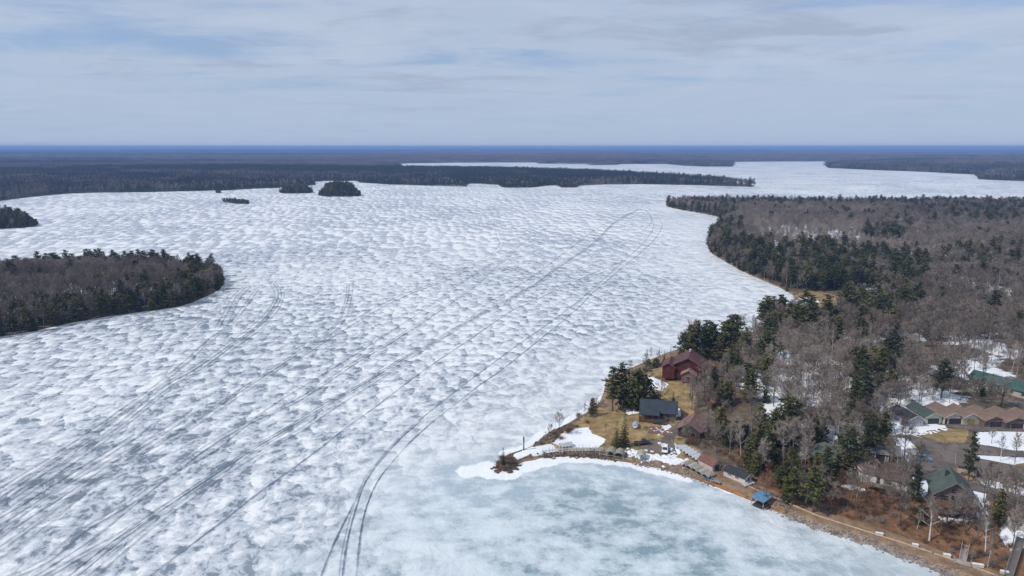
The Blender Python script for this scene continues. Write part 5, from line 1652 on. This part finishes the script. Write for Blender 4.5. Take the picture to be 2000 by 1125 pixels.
# the garages in a row
gar = [(1769, 822, 95, 5.6, 10, 2.5, 1.35, (.40, .43, .47), ROOF_BLACK, None, 'pale blue white garage with a black gable roof, first in the garage row'),
       (1803, 817, 95, 6.0, 10, 2.6, 1.5, (.58, .56, .44), ROOF_DKGREEN, 4.2, 'cream garage with dark green roof and wide dark door'),
       (1843, 817, 93, 7.0, 10, 2.5, 1.6, (.58, .54, .45), ROOF_TAN, 4.6, 'cream garage with reddish brown roof and wide dark door'),
       (1878, 819, 93, 6.0, 9, 2.5, 1.5, (.60, .54, .44), ROOF_TAN, 2.8, 'narrow cream garage with brown roof and a yellow wooden door'),
       (1921, 823, 92, 7.0, 10, 2.4, 1.6, (.17, .12, .095), ROOF_TAN, 4.4, 'shade-darkened brown walled garage with brown roof, second from the right end of the garage row'),  # shade on the front is put into the brown wall colour
       (1963, 826, 92, 8.0, 10, 2.4, 1.7, (.12, .105, .095), ROOF_TAN, 4.8, 'garage with walls darkened for shade and a wide brown roof, near the right picture edge'),  # wall colour darkened to carry the shade on its front
       (2003, 829, 92, 7.4, 10, 2.4, 1.6, (.55, .5, .42), ROOF_TAN, 4.6, 'brown roofed garage cut off by the right picture edge')]
for gx, gy, rz, W, L, hw, rise, wc, rf, dw, lab in gar:
    g = building('garage', gx, gy, rz, lab, 'garage', 'garages in a row behind the brown lawn')
    drs = []; wn = []
    if dw: drs.append(('L', .5 if W > 6.9 else 0, 0, dw, 2.1, plain((.055, .05, .06)) if dw > 3 else plain((.42, .28, .12))))
    else: wn.append(('L', 1.6, 1.0, .5, .9))
    if W > 6.9 and wc[0] > .3: drs.append(('L', -W/2+.75, 0, .9, 2.0, DARK_TRIM))
    wing(g, L, W, hw, rise, siding(wc, .2), rf, wins=wn, doors=drs, over=.45, trim=plain((.62, .60, .54)) if wc[0] > .3 else plain((.3, .24, .2)))
# cabin and shed by the path
h = building('cabin', 1440, 934, -51, 'small white cabin with a low black roof beside the shore path', 'cabin')
wing(h, 7.4, 3.6, 2.0, .7, siding((.62, .55, .51), .2), ROOF_BLACK, wins=[('F', -1.6, .8, 1.5, .8), ('F', .9, .8, 1.3, .8)], doors=[('R', 0, 0, .9, 1.8, DARK_TRIM)], over=.45, trim=plain((.6, .56, .53)))
h = building('shed', 1386, 912, -58, 'pinkish white shed with a red brown gable roof beside the stacked dock sections', 'shed')
wing(h, 5.6, 3.8, 2.1, 1.4, siding((.58, .46, .43), .2), roofing((.165, .075, .06)), doors=[('R', 0, 0, 1.8, 1.9, DARK_TRIM)], over=.35, trim=plain((.3, .22, .2)))
# far cottage on the other shore
x, y = at(1987, 349.5); z = float(hL(np.array([[x, y]]))[0])
h = thing('cottage', (x, y, z), R(10), 'tiny pale cottage on the far shore at the right edge', 'house')
wing(h, 16, 9, 5, 3, siding((.5, .5, .5), .3), ROOF_GREY, wins=[('F', -4, 1.5, 2.5, 2), ('F', 3, 1.5, 2.5, 2)], over=.6)

# ------------------------------------------------------------------ vehicles
def wheel(root, x, y, r=.36, wd=.24):
    t = MB(); t.tube([(x, y-wd/2, r), (x, y+wd/2, r)], [r, r], 14)
    o = t.build('wheel', RUBBER, root)
    k = MB(); s = -1 if y < 0 else 1
    k.tube([(x, y+s*(wd/2-.02), r), (x, y+s*(wd/2+.015), r)], [r*.58, r*.52], 10); k.build('rim', GALV, o)
def car(px, py, rz, label, col, L=4.7, W=1.85, H=1.7, pickup=False, cat='car', name='parked_car'):
    t = building(name, px, py, rz, label, cat)
    paint = plain(col, .3, .5, var=.06)
    hb = .95
    prof = [(-L/2, .38), (-L/2, hb-.08), (-L/2+.12, hb), (L/2-1.25, hb), (L/2-.15, hb-.14), (L/2, hb-.3), (L/2, .36), (L/2-.3, .28), (-L/2+.3, .28)]
    m = MB(); m.prism(prof, -W/2, W/2); m.build('body', paint, t)
    c0 = -.35 if pickup else -L/2+.12
    c1 = L/2-1.15
    x0, x1 = c0+(.15 if pickup else .3), c1-.65
    k = W/2-.06; kt = W/2-.26
    m = MB(); m.hexa([(c0, -k, hb-.01), (c1, -k, hb-.01), (c1, k, hb-.01), (c0, k, hb-.01)], [(x0, -kt, H-.05), (x1, -kt, H-.05), (x1, kt, H-.05), (x0, kt, H-.05)])
    cab = m.build('window', GLASS, t)
    m = MB(); m.hexa([(x0-.06, -kt-.03, H-.07), (x1+.06, -kt-.03, H-.07), (x1+.06, kt+.03, H-.07), (x0-.06, kt+.03, H-.07)], [(x0+.05, -kt+.06, H), (x1-.05, -kt+.06, H), (x1-.05, kt-.06, H), (x0+.05, kt-.06, H)])
    m.build('roof', paint, t)
    m = MB()
    for s in (-1, 1):
        for xb, xt in ((c0, x0), (c1, x1), ((c0+c1)/2, (x0+x1)/2)):
            m.bar((xb, s*(k+.005), hb), (xt, s*(kt+.01), H-.05), .055)
    m.build('pillar', paint, t)
    if pickup:
        m = MB(); m.box(-L/2+.2, c0-.1, -W/2+.15, W/2-.15, hb-.3, hb+.012); m.build('bed', DARK_TRIM, t)
    for sx in (-1, 1):
        for sy in (-1, 1): wheel(t, sx*(L/2-.88), sy*(W/2-.1))
    for s in (-1, 1):
        m = MB(); m.box(L/2-.05, L/2+.02, s*(W/2-.3)-.2, s*(W/2-.3)+.2, .62, .78); m.build('headlight', plain((.7, .7, .68), .2, .6), t)
        m = MB(); m.box(-L/2-.02, -L/2+.05, s*(W/2-.2)-.13, s*(W/2-.2)+.13, .6, .85); m.build('tail_light', plain((.35, .02, .02), .3, .5), t)
    m = MB(); m.box(L/2-.02, L/2+.07, -W/2+.08, W/2-.08, .36, .54); m.box(-L/2-.07, -L/2+.02, -W/2+.08, W/2-.08, .36, .54); m.build('bumper', DARK_TRIM, t)
    return t
car(1799, 898, -24, 'bright blue pickup truck parked on the asphalt lot', (.045, .20, .36), 5.6, 2.0, 1.85, True, 'truck', 'pickup_truck')
car(1299, 881, -108, 'white car parked on the driveway by the shore', (.72, .72, .72), 4.7, 1.9, 1.75)
car(1256, 868, 8, 'black pickup truck on the driveway in tree shade', (.02, .02, .024), 5.6, 2.0, 1.85, True, 'truck', 'pickup_truck')
def covered_boat(px, py, rz, label, cover, hull, L=5.2, W=2.0, lift=.55):
    t = building('covered_boat', px, py, rz, label, 'boat')
    st = []
    for k in range(9):
        f = k/8; x = -L/2+L*f
        w2 = W/2*(1 if f < .55 else max(.04, 1-((f-.55)/.45)**1.8))
        st.append((x, w2))
    V = []; F = []
    for x, w2 in st: V += [(x, 0, lift), (x, w2*.7, lift+.2), (x, w2, lift+.75), (x, -w2, lift+.75), (x, -w2*.7, lift+.2)]
    for k in range(8):
        for a, b in ((0, 1), (1, 2), (2, 3), (3, 4), (4, 0)): F.append((k*5+a, k*5+b, k*5+5+b, k*5+5+a))
    F += [(0, 1, 2, 3, 4), (44, 43, 42, 41, 40)]
    m = MB(); m.add(V, F); m.build('hull', hull, t)
    V = []; F = []
    for x, w2 in st: V += [(x, w2+.03, lift+.70), (x, w2*.6, lift+1.02), (x, 0, lift+1.25), (x, -w2*.6, lift+1.02), (x, -w2-.03, lift+.70)]
    for k in range(8):
        for a in range(4): F.append((k*5+a, k*5+a+1, k*5+6+a, k*5+5+a))
    F += [(0, 1, 2, 3, 4), (44, 43, 42, 41, 40)]
    m = MB(); m.add(V, F); m.build('cover', cover, t)
    m = MB(); m.box(-L/2+.2, L/2-.6, -.5, -.4, lift-.1, lift+.05); m.box(-L/2+.2, L/2-.6, .4, .5, lift-.1, lift+.05); m.bar((L/2-.8, 0, lift), (L/2+.9, 0, .4), .06); m.build('trailer', GALV, t)
    for s in (-1, 1): wheel(t, -.6, s*.9, .3, .2)
covered_boat(1850, 1006, 172, 'boat under a white cover stored below the deck of the green roofed cottage', plain((.66, .66, .65), .6), plain((.5, .5, .5), .4))
covered_boat(1241, 834, 75, 'small white and blue covered boat on the lawn left of the slate roofed house', plain((.30, .40, .52), .6), plain((.7, .7, .7), .4), 4.6, 1.9)
covered_boat(1289, 828, -8, 'boat under a dark cover patched with snow in front of the slate roofed house', plain((.03, .03, .034), .7), plain((.10, .10, .10), .4), 6.0, 2.2)

# brick patio
def patio():
    t = building('patio', 1290, 841, -20, 'reddish paved patio with snow patches beside the driveway', 'patio')
    PV = plain((.20, .115, .085), .9, .15, var=.4, scale=.6)
    me = MB().box(-.62, .62, -.47, .47, 0, .07).mesh('paver', PV)
    for i in range(6):
        for j in range(6):
            if random.random() < .12: continue
            o = link('paver', me, t, (-3.3+1.30*i, -2.6+1.0*j, 0.0))
            o.location.z = .05+.03*random.random(); o.rotation_euler.z = random.gauss(0, .03)
patio()

# ------------------------------------------------------------------ shore clutter
def heap(name, pts, r0, r1, mat, label, flat=.6, seed=1, sub=1):
    r = random.Random(seed)
    m = MB()
    for x, y, z in pts:
        s = r.uniform(r0, r1); bm = bmesh.new()
        bmesh.ops.create_icosphere(bm, subdivisions=sub, radius=s)
        a = r.uniform(0, 6.28); ca, sa = math.cos(a), math.sin(a); ex = r.uniform(1, 1.7)
        V = []
        for v in bm.verts:
            c = v.co*(1+r.uniform(-.22, .22))
            V.append((x+(c.x*ca*ex-c.y*sa), y+(c.x*sa*ex+c.y*ca), z+c.z*flat))
        m.add(V, [tuple(v.index for v in f.verts) for f in bm.faces]); bm.free()
    return tag(m.build(name, mat, smooth=False), label, kind='stuff')
def along_px(l, n, jit, z=None, seed=3):
    r = random.Random(seed)
    W = np.array([att(a, b)[:2] for a, b in l]); S_ = np.r_[0, np.cumsum(np.hypot(*np.diff(W, axis=0).T))]
    out = []
    for _ in range(n):
        s = r.random()*S_[-1]
        out.append((np.interp(s, S_, W[:, 0])+r.gauss(0, jit), np.interp(s, S_, W[:, 1])+r.gauss(0, jit)))
    P_ = np.array(out)
    zz = np.maximum(hA(P_), .02)
    return [(p[0], p[1], q) for p, q in zip(P_, zz)]
STONE = plain((.235, .20, .175), .9, .15, var=.45, scale=.5)
STONE_DK = plain((.10, .075, .06), .9, .15, var=.4, scale=.5)
SNOWM = plain((.74, .75, .775), .9, .15, var=.08)
heap('riprap_stones', along_px([(1506,991),(1545,1009),(1600,1031),(1700,1060.5),(1790,1095),(1862,1125),(1930,1152)], 900, .75, seed=5), .18, .42, STONE, 'grey brown stones lining the edge of the shore path', .75, 5)
heap('riprap_stones', along_px([(1240,903),(1290,912),(1330,922),(1365,933),(1400,946)], 260, 1.0, seed=6), .15, .38, STONE, 'dark stones between the path and the stored boat lifts', .8, 6)
heap('shore_rocks', along_px([(1056,893),(1100,889.5),(1150,890),(1200,896)], 220, .6, seed=7), .18, .45, STONE_DK, 'dark rocks along the snowy edge of the point', .7, 7)
heap('shore_rocks', along_px([(969,917),(985,917),(1003,913),(978,905),(992,900)], 90, 1.3, seed=8), .25, .8, STONE_DK, 'dark rocks on the tip of the point', .7, 8)
heap('shore_rocks', along_px([(1050,866),(1070,855),(1090,843),(1112,830)], 120, 1.2, seed=9), .2, .6, STONE_DK, 'dark rocks on the lakeward bank of the point', .7, 9)
heap('snow_heap', along_px([(1232,884),(1265,890),(1300,897),(1335,906)], 170, 1.5, seed=10), .35, .95, SNOWM, 'broken snow piled between the driveway and the shore path', .55, 10)
heap('snow_heap', along_px([(1288,866),(1318,884),(1316,893),(1280,892)], 60, .5, seed=11), .3, .6, SNOWM, 'ploughed snow ridge round the driveway end', .55, 11)
heap('snow_heap', along_px([(1276,836),(1296,848),(1306,834)], 34, 1.0, seed=13), .25, .7, SNOWM, 'melting snow lumps on the reddish patio', .3, 13)
heap('snow_heap', along_px([(1740,847),(1775,848),(1810,846),(1850,838)], 80, .5, seed=12), .25, .5, SNOWM, 'ploughed snow ridge in front of the garages', .5, 12)
# rounded log and edging board along the path
def shore_run(name, pts, r, mat, label, cat, dz):
    W = np.array([att(a, b) for a, b in pts])
    P_ = []
    for k in range(len(W)-1):
        for j in range(5): P_.append(W[k]+(W[k+1]-W[k])*j/5)
    P_.append(W[-1]); P_ = np.array(P_)
    z = np.maximum(hA(P_[:, :2]), 0)+dz
    m = MB(); m.tube([(p[0], p[1], q) for p, q in zip(P_, z)], [r*random.uniform(.9, 1.1) for _ in P_], 8)
    return tag(m.build(name, mat, smooth=True), label, cat)
COIR = plain((.28, .14, .06), .95, .1, var=.35, scale=.8)
shore_run('erosion_log', [(1369,937.5),(1404,950.5),(1440,964.5),(1471,977.5)], .55, COIR, 'long rust brown fibre log on the bank left of the blue boat lift', 'bank log', .1)
shore_run('erosion_log', [(1506,989),(1522,996),(1536,1003)], .5, COIR, 'short rust brown fibre log right of the blue boat lift', 'bank log', .1)
shore_run('path_edging', [(1462,950),(1500,967),(1550,988),(1600,1009),(1650,1025),(1700,1041),(1760,1060),(1820,1080),(1880,1101),(1950,1126)], .24, plain((.40, .28, .19), .9), 'low tan edging board along the uphill side of the shore path', 'edging', .1)
# dock sections
def dock_section(px, py, rz, tilt, label, L=4.2, W=1.15, group=None, mat=None):
    t = building('dock_section', px, py, rz, label, 'dock section', group)
    t.rotation_euler = (R(tilt), 0, R(rz))
    t.location.z += .55
    m = MB()
    for k in range(7): m.box(-L/2+L*k/7+.02, -L/2+L*(k+1)/7-.02, -W/2, W/2, 0, .05)
    m.build('decking', mat or plain((.46, .49, .52), .5, .4), t)
    m = MB()
    for s in (-1, 1): m.box(-L/2, L/2, s*W/2-.05, s*W/2+.05, -.16, 0)
    for x in (-L/2+.1, 0, L/2-.1): m.box(x-.05, x+.05, -W/2, W/2, -.12, -.01)
    m.build('frame', GALV, t)
    m = MB()
    for x in (-L/2+.3, L/2-.3):
        for s in (-1, 1): m.bar((x, s*(W/2-.1), -.8), (x, s*(W/2-.1), .05), .04)
    m.build('leg', GALV, t)
nm = ['first and farthest from the shed', 'second', 'third', 'fourth', 'fifth', 'sixth', 'next to last by the pink shed', 'last, nearest the pink shed']
for k in range(8):
    dock_section(1331+6.4*k, 874+4.0*k, 6, 26, 'silvery dock section leaning in a row, '+nm[k], 4.2, 1.0, 'dock sections stored in a leaning row')
dock_section(1461, 947, 30, 12, 'white dock panel lying tilted at the right end of the white cabin', 4.4, 1.5)
# stored boat lifts
def boat_lift(px, py, rz, label, canopy, L=4.6, W=3.0, H=2.3, group=None):
    t = building('boat_lift', px, py, rz, label, 'boat lift', group)
    m = MB()
    for x in (-L/2+.3, L/2-.3):
        for s in (-1, 1): m.bar((x, s*W/2, -.2), (x, s*W/2, H), .055)
        m.bar((x, -W/2, .25), (x, W/2, .25), .055)
    for s in (-1, 1): m.bar((-L/2, s*W/2, H), (L/2, s*W/2, H), .045); m.bar((-L/2+.3, s*W/2, .25), (L/2-.3, s*W/2, .25), .05)
    m.build('frame', GALV, t)
    if canopy:
        V = []; F = []
        n = 7
        for x in (-L/2-.2, L/2+.2):
            for k in range(n):
                a = -1+2*k/(n-1); V.append((x, a*(W/2+.15), H+.75*(1-a*a)))
        for k in range(n-1): F.append((k, k+1, n+k+1, n+k))
        V += [(x, y, z-.05) for x, y, z in V]; b = 2*n
        F += [tuple(i+b for i in f[::-1]) for f in F]
        F += [(k, k+b, k+1+b, k+1) for k in range(n-1)] + [(n+k+1, n+k+1+b, n+k+b, n+k) for k in range(n-1)] + [(0, n, n+b, b), (n-1, n-1+b, 2*n-1+b, 2*n-1)]
        m = MB(); m.add(V, F); m.build('canopy', canopy, t, smooth=False)
        m = MB()
        for x in np.linspace(-L/2, L/2, 4):
            for k in range(n-1):
                a = -1+2*k/(n-1); c = -1+2*(k+1)/(n-1)
                m.bar((x, a*(W/2+.1), H+.72*(1-a*a)-.08), (x, c*(W/2+.1), H+.72*(1-c*c)-.08), .03)
        m.build('hoop', GALV, t)
    return t
TARP = plain((.30, .27, .23), .85, .15, var=.25)
TARP2 = plain((.36, .33, .29), .85, .15, var=.25)
bl = [(1341,910,'tan canopied boat lift nearest the snow pile'), (1351,915,'tan canopied boat lift second from the snow pile'), (1361,920,'tan canopied boat lift in front of the dock sections'), (1371,926,'pale canopied boat lift left of the pink shed'), (1383,932,'weathered brown boat lift below the pink shed')]
for k, (a, b_, lab) in enumerate(bl): boat_lift(a, b_, 38, lab, (TARP, TARP2)[k % 2], 3.4, 2.2, .8, 'boat lifts stored ashore beside the path')
bl = [(1180,885,'weathered boat lift at the left end of the group below the two lawn spruces'), (1193,887,'weathered boat lift with grey canopy just left of the taller lawn spruce'), (1210,890,'weathered boat lift with grey canopy below the taller lawn spruce'), (1227,894,'weathered boat lift at the right end of the group below the lawn spruces')]
for k, (a, b_, lab) in enumerate(bl): boat_lift(a, b_, 70, lab, plain((.27, .24, .195), .9, .1, var=.35) if k in (1, 2) else None, 3.6, 2.5, 1.15, 'boat lifts stored below the lawn spruces')
boat_lift(1252, 897, 70, 'bare boat lift frame with a torn tan canopy standing in the snow pile', TARP2, 3.4, 2.6, 1.9)
boat_lift(1105, 872, 20, 'low grey canopied boat lift lying in the snow of the point', plain((.45, .46, .47), .7), 4.0, 2.4, .6)
# white dock frames along the point
for k in range(9):
    px, py = 1066+13.0*k, 884.5-.6*k+(.13*(k-4)**2)
    t = building('pipe_rack', px, py, random.uniform(-14, 14), 'white pipe rack on the snowy point, ' + ['at the left end of the row', 'second from the left end', 'third from the left end', 'fourth from the left end', 'in the middle of the row', 'fourth from the right end', 'third from the right end', 'second from the right end', 'at the right end of the row'][k], 'pipe rack', 'white pipe racks in a row on the point')
    m = MB()
    for x in (-1.15, 0, 1.15): m.bar((x, 0, -.2), (x, 0, random.uniform(1.6, 2.6)), .10)
    m.build('post', plain((.62, .60, .57), .5), t)
    m = MB()
    for z in (.35, .95, 1.3): m.bar((-1.3, 0, z), (1.3, 0, z), .09)
    m.bar((-1.15, .05, .3), (1.15, 1.5, .1), .05); m.bar((1.15, .05, .3), (-1.15, 1.5, .1), .05)
    m.build('rail', plain((.62, .60, .57), .5), t)
# blue boat lift cover over the water's edge
t = building('boat_lift', 1487, 987, 42, 'boat lift with a flat blue roof standing at the ice edge', 'boat lift')
t.location.z = 0.1
m = MB(); a = [(-2.9, -2.0, 2.4), (2.9, -2.0, 2.4), (2.9, 2.0, 2.75), (-2.9, 2.0, 2.75)]; m.hexa(a, [(x, y, z+.12) for x, y, z in a]); m.build('roof', plain((.11, .23, .36), .5, .4), t)
m = MB()
for x in (-2.6, 2.6):
    for y in (-1.8, 1.8): m.bar((x, y, -.5), (x, y, 2.5+.08*y), .07)
for y in (-1.8, 1.8): m.bar((-2.6, y, 1.0), (2.6, y, 1.0), .05)
m.build('post', GALV, t)
m = MB(); m.box(-2.4, 2.4, -1.5, 1.5, .15, .55); m.build('shade_block', DARK_TRIM, t)  # dark block standing in for the shade under the blue roof
# small vehicle and trailer by the path
t = building('utility_vehicle', 1384, 939, -35, 'small blue green utility vehicle with dark wheels on the shore path', 'utility vehicle')
m = MB(); m.prism([(-1.3, .4), (-1.3, .9), (-.2, .95), (.2, .8), (.7, 1.0), (1.3, .85), (1.35, .4)], -.65, .65); m.build('body', plain((.05, .15, .19), .4, .5), t)
m = MB(); m.box(-.75, .3, -.6, .6, 1.75, 1.82); m.build('roof', plain((.30, .36, .38), .5), t)
m = MB()
for x in (-.7, .25):
    for s in (-1, 1): m.bar((x, s*.55, .8), (x, s*.55, 1.76), .04)
m.build('roll_bar', DARK_TRIM, t)
m = MB(); m.box(-.6, -.1, -.5, .5, .9, 1.2); m.build('seat', RUBBER, t)
for x in (-.85, .85):
    for s in (-1, 1): wheel(t, x, s*.62, .34, .26)
t = building('trailer', 1398, 943, -33, 'grey brown wooden trailer on black wheels behind the utility vehicle', 'trailer')
m = MB(); m.box(-1.5, 1.5, -.8, .8, .55, .65); m.box(-1.5, 1.5, -.82, -.76, .66, 1.05); m.box(-1.5, 1.5, .76, .82, .66, 1.05); m.box(-1.5, -1.44, -.75, .75, .66, 1.05); m.build('box', WOOD_GREY, t)
m = MB(); m.bar((1.5, 0, .58), (2.5, 0, .5), .05); m.build('drawbar', GALV, t)
for s in (-1, 1): wheel(t, 0, s*.95, .36, .22)
# white boxes along the path
for k, (a, b_, sz, lab) in enumerate([(1717,1046,1.7,'white dock box on the path edge, farthest left of the five'), (1787,1068,1.3,'small white dock box with a dark end, second along the path'), (1849,1088,1.5,'white dock box left of the wooden stairs'), (1909,1107,2.4,'wide white dock box right of the wooden stairs'), (1961,1121,1.6,'white dock box at the foot of the long dark ramp')]):
    t = building('dock_box', a, b_, -18, lab, 'storage box', 'white dock boxes along the path')
    m = MB(); m.box(-sz/2, sz/2, -.4, .4, .1, .72); m.build('body', plain((.60, .58, .56), .6), t)
    m = MB(); m.prism([(-.46, .72), (.46, .72), (.46, .80), (.2, .90), (-.46, .86)], -sz/2-.05, sz/2+.05); m.V = [(y, x, z) for x, y, z in m.V]; m.build('lid', plain((.68, .67, .66), .5), t)
    m = MB(); [m.box(x-.08, x+.08, -.35, .35, -.15, .1) for x in (-sz/2+.2, sz/2-.2)]; m.build('foot', WOOD_BROWN, t)
# timber stairs up the bluff
def stairs(p0, p1, n, width, label, mat, rail, name='stairs', landing=False):
    a = att(*p0); b = att(*p1)
    d = b-a; ang = math.atan2(d[1], d[0]); run = math.hypot(d[0], d[1])
    t = thing(name, tuple(a), ang, label, 'stairs')
    rise = max(d[2], .4)
    me = MB().box(0, run/n*.92, -width/2, width/2, -.07, 0).mesh('tread', mat)
    for k in range(n): link('tread', me, t, (run*k/n, 0, .25+rise*(k+1)/n))
    for s in (-1, 1):
        m = MB(); y = s*(width/2+.05)
        q = [(0, y-.045, -.1), (run, y-.045, rise-.1), (run, y+.045, rise-.1), (0, y+.045, -.1)]
        m.hexa(q, [(x, y_, z+.38) for x, y_, z in q]); m.build('stringer', mat, t)
        if rail:
            m = MB()
            for k in range(4): m.bar((run*k/3, y, rise*k/3), (run*k/3, y, rise*k/3+1.25), .05)
            for hh in (.75, 1.25): m.bar((0, y, hh), (run, y, rise+hh), .05)
            m.build('railing', mat, t)
    if landing:
        m = MB()
        for k in range(6): m.box(-2.2+.36*k, -2.2+.36*k+.33, -1.7, 1.7, .18, .25)
        m.build('landing', mat, t)
        m = MB()
        for x, y in ((-2.2, -1.7), (-2.2, 0), (-2.2, 1.7), (-.2, -1.7), (-.2, 1.7)): m.bar((x, y, -.4), (x, y, 1.2), .05)
        for z in (.6, 1.2): m.bar((-2.2, -1.7, z), (-2.2, 1.7, z), .045); m.bar((-2.2, -1.7, z), (-.2, -1.7, z), .045); m.bar((-2.2, 1.7, z), (-.2, 1.7, z), .045)
        m.build('landing_rail', mat, t)
    return t
stairs((1880,1096), (1886,1066), 10, 1.4, 'weathered grey timber stairs with a railed landing on the brown bluff', plain((.36, .31, .28), .85), True, landing=True)
stairs((1969,1128), (1994,1052), 34, 1.5, 'long dark grey stairway climbing the bluff at the right edge', plain((.16, .15, .14), .85), True, name='stairway')
# posts and poles
def pole(px, py, h, r, label, mat, cat='pole', top=None):
    t = building('flagpole' if cat == 'flagpole' else 'post', px, py, 0, label, cat)
    m = MB(); m.tube([(0, 0, -.3), (0, 0, h)], [r, r*.6], 8); m.build('pole' if cat == 'flagpole' else 'shaft', mat, t)
    m = MB()
    if cat == 'flagpole': m.tube([(0, 0, h-.02), (0, 0, h+.08), (0, 0, h+.2)], [.05, .13, .04], 8); m.build('finial', GALV, t)
    else: m.box(-.22, .22, -.22, .22, h*.62, h+.1) if top is None else m.box(-top, top, -top, top, h, h+.3); m.build('cap', mat, t)
pole(1085, 848, 7.5, .06, 'thin grey flagpole beside the leafless bush on the point', GALV, 'flagpole')
pole(1535, 560, 8.5, .10, 'white flagpole on the shore left of the tan beach', plain((.75, .75, .74), .5), 'flagpole')
pole(1023, 879, 4.6, .22, 'tall dark marker post near the tip of the point', plain((.05, .055, .06), .8), 'post')
pole(1183, 846, 3.2, .07, 'dark lamp post on the tan lawn of the point', DARK_TRIM, 'post', .2)
pole(1820, 1082, .7, .12, 'short grey stump post on the uphill edge of the path', WOOD_GREY, 'post', .14)
# ------------------------------------------------------------------ air
def haze():
    m = bpy.data.materials.new('haze'); m.use_nodes = True
    nt = m.node_tree; nt.nodes.clear()
    o = nt.nodes.new('ShaderNodeOutputMaterial'); v = nt.nodes.new('ShaderNodeVolumePrincipled')
    v.inputs['Color'].default_value = (.34, .55, 1.0, 1)
    v.inputs['Density'].default_value = HAZE_D
    v.inputs['Anisotropy'].default_value = 0.0
    nt.links.new(v.outputs[0], o.inputs['Volume'])
    b = MB(); b.box(-72000, 72000, -92000, 92000, -6, 112)
    tag(b.build('haze', m), 'thin blue air over the lake and woods', kind='stuff')
HAZE_D = 1.15e-4
haze()
